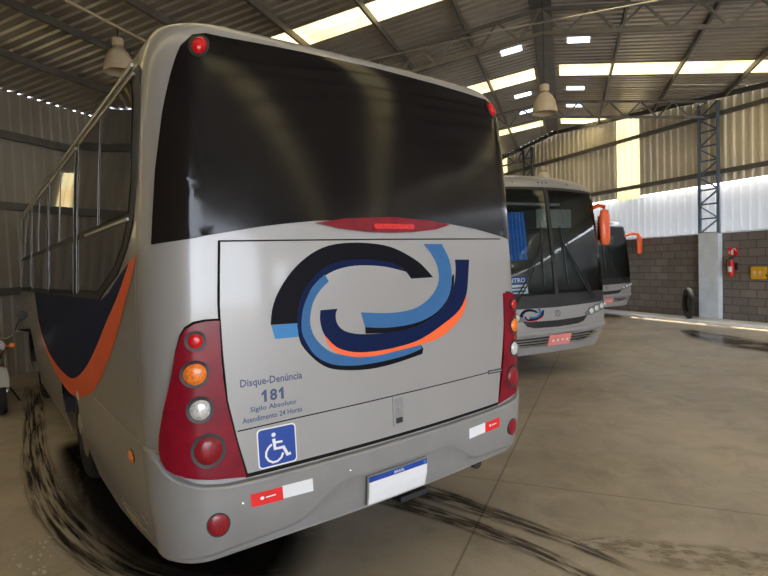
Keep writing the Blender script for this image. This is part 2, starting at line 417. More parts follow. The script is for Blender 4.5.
# slanting block wall with sheet wall over it
def Wp(s, n, z): return WO + WD*s + WN*n + Vector((0,0,z))
def block_mat():
    m = mat('block_wall', (.17,.155,.14), .85); nt = m.node_tree; b = nt.nodes['Principled BSDF']; L = nt.links.new
    tc = nt.nodes.new('ShaderNodeTexCoord'); sp = nt.nodes.new('ShaderNodeSeparateXYZ'); cb = nt.nodes.new('ShaderNodeCombineXYZ'); L(tc.outputs['Object'], sp.inputs[0]); L(sp.outputs[0], cb.inputs[0]); L(sp.outputs[2], cb.inputs[1])
    br = nt.nodes.new('ShaderNodeTexBrick'); L(cb.outputs[0], br.inputs['Vector']); br.inputs['Scale'].default_value = 1; br.inputs['Brick Width'].default_value = .40; br.inputs['Row Height'].default_value = .20; br.inputs['Mortar Size'].default_value = .012
    br.inputs['Color1'].default_value = (.165,.14,.125,1); br.inputs['Color2'].default_value = (.215,.19,.17,1); br.inputs['Mortar'].default_value = (.105,.09,.08,1)
    n = nt.nodes.new('ShaderNodeTexNoise'); n.inputs['Scale'].default_value = 1.5; n.inputs['Detail'].default_value = 7; L(tc.outputs['Object'], n.inputs[0])
    r = nt.nodes.new('ShaderNodeMapRange'); r.inputs[3].default_value = .7; r.inputs[4].default_value = 1.3; L(n.outputs['Fac'], r.inputs[0])
    v = nt.nodes.new('ShaderNodeVectorMath'); v.operation = 'SCALE'; L(br.outputs['Color'], v.inputs[0]); L(r.outputs[0], v.inputs['Scale']); L(v.outputs[0], b.inputs['Base Color'])
    bp = nt.nodes.new('ShaderNodeBump'); bp.inputs['Strength'].default_value = .5; bp.inputs['Distance'].default_value = .01; bp.invert = True; L(br.outputs['Fac'], bp.inputs['Height']); L(bp.outputs[0], b.inputs['Normal'])
    return m
bm = bmesh.new(); box(bm, (-20,-.0,0), (26,.2,2.2))     # local x along the wall
bw = link('wall_right', bm, block_mat()); tag(bw, kind='structure')
bw.matrix_world = Matrix(((WD.x,WN.x,0,WO.x),(WD.y,WN.y,0,WO.y),(0,0,1,0),(0,0,0,1)))
bm = bmesh.new(); bar(bm, Wp(-20,.06,2.215), Wp(26,.06,2.215), .26, .03); tag(link('trim_7', bm, Bg['column']), kind='structure')
WSKY = [(9.0,9.85),(15.45,16.0)]
def sheet(bm, s0, s1, z0, zf, off):
    prev = None
    for s, h in corr_profile(s0, s1, .22, .035):
        v = Wp(s,0,0).dot(E2); zz = zf if zf else roofz(v)+.045
        if zz <= z0: prev = None; continue
        c = [bm.verts.new(Wp(s,off-h,z0)), bm.verts.new(Wp(s,off-h,zz))]
        if prev: bm.faces.new((prev[0],prev[1],c[1],c[0]))
        prev = c
bm = bmesh.new(); e = [-19,9.0,9.85,15.45,16.0,26]
for i in range(0,6,2): sheet(bm, e[i], e[i+1], 3.48, None, .10)
tag(link('wall_right', bm, Bg['wallsheet']), kind='structure').name = 'wall_right_upper'
for a, b in WSKY:
    bm = bmesh.new(); sheet(bm, a, b, 3.40 if a < 10 else 5.0, None, .10); tag(link('window_%d' % n, bm, Bg['skylight']), kind='structure'); n += 1
bm = bmesh.new(); sheet(bm, 15.45, 16.0, 3.48, 5.0, .10); tag(link('wall_right_infill', bm, Bg['wallsheet']), kind='structure')
bm = bmesh.new(); sheet(bm, -19, 26, 2.1, 3.455, .34); tag(link('window_%d' % n, bm, Bg['lowsheet']), kind='structure'); n += 1
bm = bmesh.new(); bar(bm, Wp(-19,.02,3.75), Wp(26,.02,3.75), .10, .11); bar(bm, Wp(-14,.02,5.2), Wp(20,.02,5.2), .10, .10); tag(link('trim_8', bm, Bg['steel']), kind='structure')
bm = bmesh.new(); prev = None
bar(bm, Wp(-3,.02,roofz(Wp(-3,0,0).dot(E2))-.05), Wp(12.6,.02,roofz(Wp(12.6,0,0).dot(E2))-.05), .08, .12); bar(bm, Wp(12.6,.02,RZ-.06), Wp(25,.02,roofz(Wp(25,0,0).dot(E2))-.06), .08, .12)
tag(link('trim_9', bm, Bg['steel']), kind='structure')
def lattice_col(s, z0, z1, name, m, w=.5, n=9):
    bm = bmesh.new()
    for q in (s-w/2, s+w/2): bar(bm, Wp(q,-.12,z0), Wp(q,-.12,z1), .07)
    h = (z1-z0)/n
    for k in range(n):
        bar(bm, Wp(s-w/2,-.12,z0+k*h+.03), Wp(s+w/2,-.12,z0+k*h+.03), .04)
        a, b = (s-w/2, s+w/2) if k % 2 else (s+w/2, s-w/2)
        bar(bm, Wp(a,-.12,z0+k*h+.03), Wp(b,-.12,z0+(k+1)*h), .035)
    return tag(link(name, bm, m), kind='structure')
lattice_col(6.70, 2.2, 5.5, 'trim_10', Bg['steelblue']); lattice_col(13.9, 2.2, 5.9, 'trim_11', Bg['steelblue']); lattice_col(-.9, 2.2, 4.4, 'trim_12', Bg['steelblue'])
bm = bmesh.new(); box(bm, (6.44,-.16,0), (6.97,-.005,2.23)); pc = link('trim_13', bm, Bg['column']); pc.matrix_world = bw.matrix_world; tag(pc, kind='structure')
bm = bmesh.new(); box(bm, (4.4,-.85,0), (14,-.12,.045)); k_ = link('trim_14', bm, Bg['sunlit_strip']); k_.matrix_world = bw.matrix_world; tag(k_, kind='structure')  # raised white strip: the sunlit band of floor by the wall, put into colour
# left wall and back
def sheet_line(bm, f, a, b, z0, zf):
    prev = None
    for s, h in corr_profile(a, b, .2, .03):
        c = [bm.verts.new(f(s,h,z0)), bm.verts.new(f(s,h,zf))]
        if prev: bm.faces.new((prev[0],prev[1],c[1],c[0]))
        prev = c
bm = bmesh.new(); Lf = lambda s,h,z: G(s, EL-h, z); zl = roofz(EL)+.012
FILL_PANELS = [(-4.0,-3.2),(-1.2,-.4),(1.4,2.2)]  # unseen translucent panels, added to brighten the left side of the bus
ee = [U0] + [x for p in FILL_PANELS for x in p] + [3.25]
for i in range(0,len(ee),2): sheet_line(bm, Lf, ee[i], ee[i+1], 0, zl)
for a, b in FILL_PANELS: sheet_line(bm, Lf, a, b, 0, 2.6)
sheet_line(bm, Lf, 3.55, U1, 0, zl); sheet_line(bm, Lf, 3.25, 3.55, 0, 3.05); sheet_line(bm, Lf, 3.25, 3.55, 3.75, zl)
tag(link('wall_left', bm, mat('dusty_wall_sheet', (.36,.32,.26), .6, .2, noise=.15, nscale=1)), kind='structure')
bm = bmesh.new(); sheet_line(bm, Lf, 3.25, 3.55, 3.05, 3.75); tag(link('window_%d' % n, bm, Bg['skylight']), kind='structure'); n += 1
bm = bmesh.new()
for z in (1.5,3.0,4.25): bar(bm, G(U0,EL-.1,z), G(U1,EL-.1,z), .06, .14)
for u in (-5,1.2,7.1,12.9,18.6): bar(bm, G(u,EL-.2,0), G(u,EL-.2,zl), .18, .12); bar(bm, G(u,EL-.42,0), G(u,EL-.42,zl-.1), .06); 
tag(link('trim_15', bm, Bg['steel']), kind='structure')
for a, b in FILL_PANELS:
    bm = bmesh.new(); sheet_line(bm, Lf, a, b, 2.6, zl); tag(link('window_%d' % n, bm, Bg['skylight']), kind='structure'); n += 1  # added fill panels, out of view
# unseen entrance side: gate at right, left half sheeted to shade the bus side
def front(name, va, vb, z0):
    bm = bmesh.new(); prev = None
    for v, h in corr_profile(va, vb):
        c = [bm.verts.new(G(U0+h,v,z0)), bm.verts.new(G(U0+h,v,roofz(v)))]
        if prev: bm.faces.new((prev[0],prev[1],c[1],c[0]))
        prev = c
    tag(link(name, bm, Bg['wallsheet']), kind='structure')
front('unseen_shade_wall', GV, EL, 0); front('unseen_front_lintel', GV2, GV, GATE); front('unseen_front_end', -21.5, GV2, 0)
# ---------------------------------------------------------------- materials
M = {}
M['silver'] = mat('silver_paint', (.345,.335,.33), .42, .2, noise=.03, nscale=2, coat=.55, bump=.02, bscale=60)
M['bumper'] = mat('silver_bumper', (.28,.275,.275), .42, .2, noise=.06, nscale=5, coat=.5, rvar=.05)
M['black_glass'] = mat('black_glass', (.007,.006,.007), .13, 0, coat=0, spec=.28, rvar=.05, nscale=1.5)
M['side_glass'] = mat('side_glass', (.012,.012,.012), .04, 0, spec=.8)
M['rubber'] = mat('black_rubber', (.012,.012,.013), .6, noise=.2, nscale=20)
M['seam'] = mat('dark_seam', (.012,.011,.010), .9, spec=.1)
M['navy'] = mat('navy_vinyl', (.004,.012,.060), .6, spec=.12, noise=.05)
M['vblack'] = mat('black_vinyl', (.004,.004,.008), .6, spec=.12, noise=.05)
M['steelblue'] = mat('steel_blue_vinyl', (.045,.145,.33), .6, spec=.15, noise=.05)
M['lightblue'] = mat('light_blue_vinyl', (.07,.25,.55), .6, spec=.15, noise=.04)
M['orange'] = mat('orange_vinyl', (.95,.14,.03), .5, noise=.05)
M['orange_pl'] = mat('orange_plastic', (.88,.13,.03), .4, noise=.05, coat=.3)
M['red_lens'] = mat('red_lens', (.20,.002,.014), .25, spec=.3, coat=.12, noise=.25, nscale=9)
M['red_bright'] = mat('bright_red_lens', (.62,.006,.012), .25, coat=.1, noise=.25, nscale=60)
M['red_dark'] = mat('ribbed_red_lens', (.24,.004,.012), .3, coat=.1, noise=.4, nscale=90)
M['amber'] = mat('amber_lens', (.85,.21,.02), .3, coat=.4, noise=.4, nscale=90)
M['clear'] = mat('clear_lens', (.62,.62,.62), .2, .2, coat=.6, noise=.35, nscale=90)
M['chrome'] = mat('chrome', (.78,.77,.75), .14, 1)
M['alu'] = mat('aluminium', (.62,.61,.59), .3, .9, noise=.08, nscale=20)
M['frame_alu'] = mat('dull_aluminium', (.40,.38,.35), .35, .8, noise=.2, nscale=9)
M['white'] = mat('white_plastic', (.78,.78,.80), .45, noise=.03)
M['sign_blue'] = mat('sign_blue', (.012,.06,.33), .35, noise=.05)
M['red'] = mat('red_reflective', (.80,.02,.02), .35, noise=.06, nscale=40)
M['platepink'] = mat('pink_plate', (.80,.25,.22), .4, noise=.1, nscale=50)
M['text'] = mat('blue_grey_lettering', (.045,.075,.17), .5)
M['white_text'] = mat('white_lettering', (.8,.8,.82), .5)
M['dark'] = mat('dark_plastic', (.02,.02,.022), .5, noise=.15)
M['tyre'] = mat('tyre_rubber', (.014,.014,.014), .75, noise=.3, nscale=30, bump=.3, bscale=80)
M['cream'] = mat('cream_lamp', (.62,.52,.38), .4, noise=.08)
M['curtain'] = mat('blue_curtain', (.025,.14,.48), .8, noise=.15)
M['interior'] = mat('grey_interior', (.20,.20,.19), .8, noise=.1)
M['dash'] = mat('dashboard_grey', (.16,.17,.17), .6, noise=.1)
M['scuff'] = mat('scraped_paint', (.66,.58,.42), .5, noise=.4, nscale=60)
def windshield_mat():
    m = bpy.data.materials.new('windshield_glass'); m.use_nodes = True; nt = m.node_tree
    for n in list(nt.nodes): nt.nodes.remove(n)
    o = nt.nodes.new('ShaderNodeOutputMaterial'); t = nt.nodes.new('ShaderNodeBsdfTransparent'); t.inputs[0].default_value = (.72,.80,.76,1)
    g = nt.nodes.new('ShaderNodeBsdfGlossy'); g.inputs['Roughness'].default_value = .02
    f = nt.nodes.new('ShaderNodeFresnel'); f.inputs[0].default_value = 1.5; mx = nt.nodes.new('ShaderNodeMixShader')
    nt.links.new(f.outputs[0], mx.inputs[0]); nt.links.new(t.outputs[0], mx.inputs[1]); nt.links.new(g.outputs[0], mx.inputs[2]); nt.links.new(mx.outputs[0], o.inputs[0])
    return m
M['windshield'] = windshield_mat()

BL = 8.6                                     # body length
def mapper(end):
    def f(s, z, off=0):
        e = 1e-3
        p = Vector(surf(end, s, z, BL))
        if off == 0: return p
        a = Vector(surf(end, s+e, z, BL)) - Vector(surf(end, s-e, z, BL)); b = Vector(surf(end, s, z+e, BL)) - Vector(surf(end, s, z-e, BL))
        n = a.cross(b).normalized()
        if end == 'front': n = -n
        return p + n*off
    return f
R_ = mapper('rear'); F_ = mapper('front')
def sidemap(sg):                             # (y, z) on one side
    def f(y, z, off=0):
        p = R_(sg*side_s(y), z, off); return p
    return f
WH = (2.92, 6.75); WR, AR = .47, .57
def zbot(y, end_s=None):
    b = .27 + .18*max(0, 1-(y-.33)/1.0)**1.5 + .07*max(0, 1-(BL-.55-y)/.8)
    for c in WH:
        if abs(y-c) < AR: b = max(b, .46+math.sqrt(AR*AR-(y-c)**2))
    return b
def hull(root, hole=False):
    ys = set([.33,.45,.7,1.0,1.4,1.8,3.7,4.2,4.8,5.4,5.9,7.6,BL-.55,2.1,6.1])
    for c in WH:
        for k in range(17): ys.add(round(c-AR*math.cos(math.pi*k/16),4))
    ys = sorted(y for y in ys if .33 <= y <= BL-.55)
    rs = [-1.4+.05*k for k in range(9)] + [-.9+.1*k for k in range(1,18)] + [1+.05*k for k in range(9)]
    fs = sorted(set([round(v,3) for v in rs] + [-1.22,1.22]))
    ring = [('r', s) for s in rs] + [('R', y) for y in ys[1:-1]] + [('f', s) for s in reversed(fs)] + [('L', y) for y in reversed(ys[1:-1])]
    zs = [.27,.35,.45,.6,.75,.85,.95,1.1,1.2,1.35,1.5,1.7,1.88,2.1,2.3,2.45,2.58,2.64]
    zs += [2.70,2.75,2.78,2.81,2.83,2.85,2.865,2.88,2.892,2.905,2.916,2.926,2.932,2.936,2.940] if not hole else [2.70,2.74,2.80,2.84,2.87,2.90,2.92,2.94,2.955,2.97,2.98,2.99,3.0,3.01,3.02]
    bm = bmesh.new(); rows = []
    for z in zs:
        row = []
        for kind, v in ring:
            if kind == 'r':
                zz = max(z, .45); p = surf('rear', v, zz, BL)
            elif kind == 'f':
                zz = max(z, .34); p = surf('front', v, zz, BL)
            else:
                sg = 1 if kind == 'R' else -1; zz = max(z, zbot(v))
                p = Vector(surf('rear', sg*1.4, zz, BL)).lerp(Vector(surf('front', sg*1.4, zz, BL)), (v-.33)/(BL-.55-.33))
            row.append(bm.verts.new(p))
        rows.append(row)
    n = len(ring)
    for i in range(len(zs)-1):
        for k in range(n):
            a, b = ring[k], ring[(k+1)%n]
            if hole and a[0] == 'f' and b[0] == 'f' and max(abs(a[1]), abs(b[1])) <= 1.221 and zs[i] >= 1.199 and zs[i+1] <= 2.741: continue
            vs = [rows[i][k], rows[i][(k+1)%n], rows[i+1][(k+1)%n], rows[i+1][k]]
            if (vs[0].co-vs[3].co).length < 1e-6 and (vs[1].co-vs[2].co).length < 1e-6: continue
            bm.faces.new(vs)
    bm.faces.new(rows[-1])
    bmesh.ops.remove_doubles(bm, verts=bm.verts[:], dist=1e-5)
    bmesh.ops.recalc_face_normals(bm, faces=bm.faces[:])
    return link('body', bm, M['silver'], root, 'auto')
def wheel(root, x, y):
    sg = 1 if x > 0 else -1
    Mx = Matrix.Translation((x, y, WR)) @ Matrix.Rotation(sg*math.pi/2, 4, 'Y')
    bm = bmesh.new(); lathe(bm, [(.27,-.26),(.42,-.27),(.465,-.24),(.47,-.2),(.47,-.05),(.455,-.02),(.42,0),(.31,.0),(.285,-.02),(.27,-.03)], Mx, 40, cap=False)
    w = link('wheel', bm, M['tyre'], root, 'auto')
    bm = bmesh.new(); lathe(bm, [(.285,-.015),(.26,-.03),(.24,-.10),(.16,-.12),(.15,-.03),(.10,-.02),(.09,.02),(.03,.03)], Mx, 32)
    for k in range(10):
        t = 2*math.pi*k/10; lathe(bm, [(.014,-.11),(.014,-.07),(.006,-.065)], Mx @ Matrix.Translation((.2*math.cos(t), .2*math.sin(t), 0)), 8)
    link('rim', bm, M['alu'], w, 'auto')
def underbody(root):
    bm = bmesh.new()
    box(bm, (-1.12,.25,.50), (1.12,1.9,.56)); box(bm, (-1.12,3.6,.42), (1.12,5.9,.48)); box(bm, (-1.12,7.5,.42), (1.12,BL-.4,.48))
    for c in WH: box(bm, (-.8,c-.7,1.05), (.8,c+.7,1.1)); box(bm, (-.8,c-.7,.5), (-.74,c+.7,1.1)); box(bm, (.74,c-.7,.5), (.8,c+.7,1.1))
    bar(bm, (-.45,.3,.46), (-.45,8,.46), .08, .2); bar(bm, (.45,.3,.46), (.45,8,.46), .08, .2)
    link('chassis', bm, M['dark'], root)
    for c in WH:
        for sg in (-1,1):
            bm = bmesh.new(); pr = []
            for k in range(13):
                t = math.pi*k/12
                pr.append([bm.verts.new((sg*xx, c-(AR+.005)*math.cos(t), .46+(AR+.005)*math.sin(t))) for xx in (.78,1.2)])
            for a, b in zip(pr, pr[1:]): bm.faces.new((a[0],a[1],b[1],b[0]))
            link('wheel_arch', bm, M['dark'], root)
    bm = bmesh.new(); tube(bm, [(-1,WH[1],WR),(1,WH[1],WR)], .05, 10); link('axle', bm, M['dark'], root)
    bm = bmesh.new(); tube(bm, [(-1,WH[0],WR),(1,WH[0],WR)], .07, 10); lathe(bm, [(.02,-.2),(.18,-.15),(.22,0),(.18,.15),(.02,.2)], Matrix.Translation((0,WH[0],WR)), 16)
    link('axle', bm, M['dark'], root)
    for sg in (-1,1): wheel(root, sg*1.14, WH[0]); wheel(root, sg*1.14, WH[1])

def side_windows(root, sg):
    S = sidemap(sg)
    band = [(.36,2.70),(.31,2.66),(.30,2.5),(.32,2.165),(.39,1.97),(.51,1.86),(.71,1.742),(1.08,1.642),(1.21,1.60),(8.0,1.53),(8.0,2.70)]
    sur = patch('window_band', M['rubber'], band, S, .006, .006, root, .25)
    zt = 2.655
    panes = []
    panes.append(([(.46,2.655),(.40,2.55),(.40,2.17),(.45,2.03),(2.02,2.03),(2.02,2.655)], 2.03))
    for a, b in ((2.18,3.85),(4.0,5.85),(6.0,7.85)): panes.append((rrect(a,2.03,b,zt,.05), 2.03))
    low = [[(.48,1.99),(.57,1.89),(.76,1.785),(1.10,1.685),(1.25,1.645),(2.02,1.63),(2.02,1.99)]]
    for a, b in ((2.18,3.85),(4.0,5.85),(6.0,7.85)): low.append([(a,1.61),(b,1.58),(b,1.99),(a,1.99)])
    for k, ((p, z), q) in enumerate(zip(panes, low)):
        bm = bmesh.new(); patch_bm(bm, p, S, .012, .006, .3); patch_bm(bm, q, S, .010, .004, .3)
        w = link('side_window', bm, M['side_glass'], root, 'auto')
        a, b = min(x for x,_ in p), max(x for x,_ in p)
        bm = bmesh.new()
        if k == 0: patch_bm(bm, [(a+.05,1.995),(b-.35,1.995),(b-.35,2.008),(a+.05,2.008)], S, .015, .012, .3)      # slide rail
        for j, yy in enumerate((a-.015, (a+b)/2-.02, b-.015) if k else ((a+b)/2-.02, b-.015)):
            z0 = 2.03 if abs(yy-(a+b)/2) < .1 else 1.62
            patch_bm(bm, [(yy,z0),(yy+.026,z0),(yy+.026,2.65),(yy,2.65)], S, .015, .006, .3, 1)
            patch_bm(bm, [(yy,z0),(yy+.006,z0),(yy+.006,2.65),(yy,2.65)], S, .0165, .001, .3, 0)
        patch_bm(bm, [(a,2.662),(b,2.662),(b,2.675),(a,2.675)], S, .016, .012, .3)
        link('window_frame', bm, [M['frame_alu'], M['dark']], w)
    bm = bmesh.new(); tube(bm, [S(.5+.25*k, 2.745, .008) for k in range(30)], .010, 6)
    link('roof_gutter', bm, M['alu'], root)
def swoosh(root, sg):
    S = sidemap(sg)
    c = lambda L: [(-s-1.07, z) for s, z in L]
    out = c([(-1.38,1.83),(-1.448,1.758),(-1.56,1.651),(-1.719,1.517),(-1.98,1.338),(-2.179,1.225),(-2.458,1.08),(-2.8,.96),(-3.30,.84),(-3.9,.765),(-4.5,.775),(-5.2,.85),(-5.9,1.0),(-6.4,1.2)])
    inn = c([(-1.531,1.80),(-1.674,1.70),(-1.847,1.60),(-2.123,1.47),(-2.538,1.27),(-2.996,1.09),(-3.525,.95),(-4.01,.90),(-4.729,.90),(-5.381,.95),(-5.929,1.06),(-6.3,1.21)])
    bm = bmesh.new(); patch_bm(bm, smooth_poly(out) + smooth_poly(inn)[::-1], S, .0025, 0, .2, 0)
    patch_bm(bm, smooth_poly(inn) + [(5.6,1.57),(1.16,1.60),(.95,1.645),(.66,1.742)], S, .002, 0, .2, 1)
    link('stripe', bm, [M['orange'], M['navy']], root, 'auto')

LOGO = {
 'vblack': [[(-0.728,1.484),(-0.717,1.555),(-0.69,1.624),(-0.636,1.702),(-0.563,1.772),(-0.469,1.828),(-0.36,1.857),(-0.214,1.863),(-0.057,1.849),(0.06,1.816),(0.183,1.757),(0.245,1.711),(0.301,1.66),(0.128,1.66),(0.089,1.703),(0.03,1.739),(-0.063,1.763),(-0.197,1.776),(-0.324,1.77),(-0.424,1.744),(-0.502,1.689),(-0.559,1.618),(-0.585,1.544),(-0.593,1.48)],
   [(-0.204,1.422),(-0.061,1.405),(0.108,1.407),(0.239,1.429),(0.352,1.478),(0.429,1.553),(0.459,1.653),(0.482,1.672),(0.468,1.591),(0.396,1.495),(0.266,1.423),(0.107,1.384),(-0.062,1.378),(-0.202,1.388)],
   [(0.186,1.26),(0.170,1.30),(0.199,1.258),(0.19,1.23),(0.049,1.212),(-0.07,1.201),(-0.182,1.199),(-0.287,1.208),(-0.387,1.226),(-0.453,1.252),(-0.517,1.303),(-.575,1.375),(-.592,1.44),(-.575,1.43),(-.55,1.365),(-.5,1.31),(-0.406,1.255),(-0.286,1.232),(-0.181,1.227),(-0.069,1.229),(0.05,1.237),(.12,1.247)]],
 'lightblue': [[(-0.724,1.482),(-0.593,1.48),(-0.588,1.414),(-0.708,1.416)]],
 'navy': [[(-0.593,1.48),(-0.585,1.544),(-0.559,1.618),(-0.502,1.689),(-0.424,1.744),(-0.324,1.77),(-0.197,1.776),(-0.063,1.763),(0.03,1.739),(0.096,1.699),(0.004,1.721),(-0.088,1.737),(-0.22,1.745),(-0.325,1.736),(-0.406,1.712),(-0.484,1.668),(-0.532,1.605),(-0.562,1.534),(-0.571,1.453),(-0.555,1.394),(-0.506,1.335),(-0.443,1.288),(-0.346,1.252),(-.38,1.245),(-0.453,1.27),(-0.517,1.315),(-0.565,1.37),(-0.586,1.425)],
   [(-0.465,1.532),(-0.368,1.532),(-0.379,1.503),(-0.373,1.459),(-0.339,1.421),(-0.279,1.398),(-0.206,1.386),(-0.062,1.378),(0.107,1.384),(0.266,1.423),(0.396,1.495),(0.468,1.591),(0.497,1.692),(0.498,1.758),(0.632,1.755),(0.609,1.646),(0.583,1.543),(0.514,1.455),(0.376,1.386),(0.18,1.315),(0.005,1.292),(-0.156,1.289),(-0.283,1.302),(-0.382,1.34),(-0.447,1.407),(-0.469,1.477)]],
 'steelblue': [[(-0.433,1.706),(-0.411,1.671),(-0.457,1.635),(-0.496,1.587),(-0.517,1.531),(-0.523,1.465),(-0.503,1.405),(-0.459,1.353),(-0.403,1.313),(-0.354,1.298),(-0.264,1.274),(-0.135,1.264),(0.004,1.272),(0.179,1.284),(0.186,1.26),(.12,1.247),(0.05,1.237),(-0.068,1.229),(-0.181,1.227),(-0.286,1.232),(-.406,1.255),(-0.5,1.31),(-0.555,1.394),(-0.571,1.453),(-0.562,1.534),(-0.532,1.605),(-0.484,1.668)],
   [(0.24,1.853),(0.392,1.852),(0.449,1.755),(0.459,1.653),(0.429,1.553),(0.352,1.478),(0.239,1.429),(0.108,1.407),(-0.061,1.405),(-0.204,1.422),(-0.227,1.502),(-0.057,1.484),(0.087,1.485),(0.19,1.507),(0.287,1.562),(0.344,1.638),(0.338,1.728),(0.295,1.797)]],
 'orange': [[(-0.451,1.411),(-0.382,1.34),(-0.283,1.302),(-0.156,1.289),(0.005,1.292),(0.18,1.315),(0.376,1.386),(0.514,1.455),(0.586,1.543),(0.561,1.451),(0.479,1.376),(0.343,1.309),(0.179,1.284),(0.004,1.272),(-0.135,1.264),(-0.264,1.274),(-0.364,1.303),(-0.417,1.339)]],
}
def logo(parent, mapf, tr, off):
    keys = list(LOGO); bm = bmesh.new()
    for i, k in enumerate(keys):
        for j, p in enumerate(LOGO[k]): patch_bm(bm, [tr(*q) for q in soft_poly(p)], mapf, off + .0002*i, 0, .08, i)
    return link('logo', bm, [M[k] for k in keys], parent)

def lens(parent, name, m, mapf, s, z, rs, rz, off, h, ring=1.25):
    bm = bmesh.new()
    patch_bm(bm, ellipse(s, z, rs*ring, rz*ring), mapf, off+.003, .02, .2, 1); dome(bm, mapf, s, z, rs, rz, off+.004, h, mi=0)
    return link(name, bm, [m, M['dark']], parent, 'auto')

def rear_end(root):
    # wrap-round rear window
    half = [(0,1.99),(.469,1.972),(.718,1.945),(.947,1.908),(1.084,1.885),(1.255,1.870),(1.235,2.19),(1.20,2.44),(1.165,2.61),(1.13,2.74),(1.09,2.80),(1.03,2.82),(.95,2.822),(.76,2.832),(.5,2.842),(0,2.85)]
    half[1:6] = smooth_poly(half[1:6]); 
    g = half + [(-x, z) for x, z in half[::-1] if x > 0]
    win = patch('rear_window', M['black_glass'], g, R_, .007, .009, root, .05)
    # engine hatch
    hs = [(-.93,1.872),(.965,1.880),(.975,1.72),(.97,1.53),(.94,1.32),(.915,1.14),(.88,.96),(.86,.815),(-.85,.815),(-.885,.977),(-.918,1.166),(-.93,1.393),(-.935,1.6)]
    def grow(p, d): 
        cx, cz = 0, 1.35; return [(x+math.copysign(d,x-cx), z+math.copysign(d,z-cz)) for x, z in p]
    patch('hatch_gasket', M['seam'], [(x, z-(.014 if z < .9 else 0)) for x, z in grow(hs,.008)], R_, .003, .004, root, .08)
    hb = patch('engine_hatch', M['silver'], hs, R_, .012, .01, root, .08)
    bm = bmesh.new(); patch_bm(bm, stroke([(-.884,1.018),(-.6,1.025),(0,1.03),(.5,1.03),(.90,1.028)],.006), R_, .0128, 0, .08); link('panel_crease', bm, M['seam'], hb)
    bm = bmesh.new(); patch_bm(bm, rrect(-.04,.858,.042,1.028,.006), R_, .017, .006, .2, 0); patch_bm(bm, rrect(-.03,.872,.03,1.012,.004), R_, .0175, 0, .2, 2)
    dome(bm, R_, 0,.955,.011,.011,.018,.008); patch_bm(bm, rrect(-.022,.875,.022,.905,.004), R_, .019, .003, .2, 1)
    link('hatch_handle', bm, [M['silver'], M['dark'], M['bumper']], hb, 'auto')
    bm = bmesh.new(); patch_bm(bm, [(.755,1.017),(.905,1.008),(.905,1.034),(.755,1.041)], R_, .0135, 0, .2, 0)
    patch_bm(bm, [(.765,1.023),(.895,1.017),(.895,1.026),(.765,1.032)], R_, .0142, 0, .05, 1)
    link('maker_badge', bm, [M['dark'], M['bumper']], hb)
    lg = logo(hb, R_, lambda s, z: (s*.976, z), .0128)
    bm = bmesh.new()
    text_bm(bm, 'Disque-Denúncia', -.862, 1.203, .298, .046, R_, .013, 0, .018, -.01)
    text_bm(bm, '8', -.728, 1.130, .036, .055, R_, .013, 0, .03, .02)
    for x in (-.767,-.685): patch_bm(bm, [(x+.011,1.130),(x+.024,1.130),(x+.024,1.186),(x+.015,1.186),(x,1.172),(x,1.160),(x+.011,1.167)], R_, .013, 0, .05)
    text_bm(bm, 'Sigilo Absoluto', -.822, 1.086, .222, .030, R_, .013, 0, .018, .01)
    text_bm(bm, 'Atendimento 24 Horas', -.860, 1.046, .288, .026, R_, .013, 0, .018, .02)
    link('lettering', bm, M['text'], hb)
    # wheelchair sign
    bm = bmesh.new()
    patch_bm(bm, rrect(-.800,.818,-.610,1.006,.02), R_, .0135, 0, .1, 1); patch_bm(bm, rrect(-.794,.824,-.616,1.0,.016), R_, .0140, 0, .1, 0)
    ox, oz, k = -.800, .818, .188
    T = lambda L: [(ox+k*x, oz+k*z) for x, z in L]
    patch_bm(bm, T(ellipse(.42,.80,.055,.055,14)), R_, .0145, 0, .1, 1)
    patch_bm(bm, T(stroke([(.42,.70),(.44,.44),(.66,.44),(.76,.22),(.84,.25)],.085)), R_, .0145, 0, .1, 1)
    patch_bm(bm, T(stroke([(.43,.60),(.64,.59)],.055)), R_, .0147, 0, .1, 1)
    patch_bm(bm, T(stroke([(.36,.57),(.27,.50),(.21,.40),(.20,.29),(.26,.18),(.37,.11),(.49,.12),(.59,.19),(.64,.30)],.055)), R_, .0146, 0, .1, 1)
    link('wheelchair_sign', bm, [M['sign_blue'], M['white_text']], hb)
    # tail lamps
    tl = [(-.942,1.526),(-1.0,1.527),(-1.05,1.52),(-1.09,1.50),(-1.113,1.466),(-1.135,1.40),(-1.157,1.304),(-1.182,1.22),(-1.205,1.148),(-1.232,1.04),(-1.240,.98),(-1.233,.93),(-1.21,.895),(-1.175,.873),(-1.12,.855),(-.985,.826),(-.860,.806),(-.893,.97),(-.925,1.145),(-.940,1.303)]
    for sg in (-1,1):
        P = [(-sg*a, b) for a, b in tl]
        patch('lamp_gasket', M['seam'], [(x+(.008 if abs(x)>1 else 0)*sg, z+math.copysign(.008, z-1.2)) for x, z in P], R_, .004, .004, root, .06)
        lamp = patch('tail_lamp', M['red_lens'], P, R_, .022, .02, root, .05)
        lens(lamp, 'stop_light', M['red_bright'], R_, sg*1.050, 1.446, .032, .031, .022, .010, 1.45)
        lens(lamp, 'turn_light', M['amber'], R_, sg*1.058, 1.303, .050, .046, .022, .014, 1.3)
        lens(lamp, 'reversing_light', M['clear'], R_, sg*1.043, 1.146, .046, .044, .022, .014, 1.35)
        lens(lamp, 'brake_light', M['red_dark'], R_, sg*1.018, .961, .062, .062, .022, .014, 1.25)
        m = lens(root, 'marker_lamp', M['red_bright'], R_, sg*1.045, 2.750, .036, .040, .008, .022, 1.35)
        lens(root, 'rear_reflector', M['red_dark'], R_, sg*1.005, .625, .048, .048, .026, .008, 1.12)
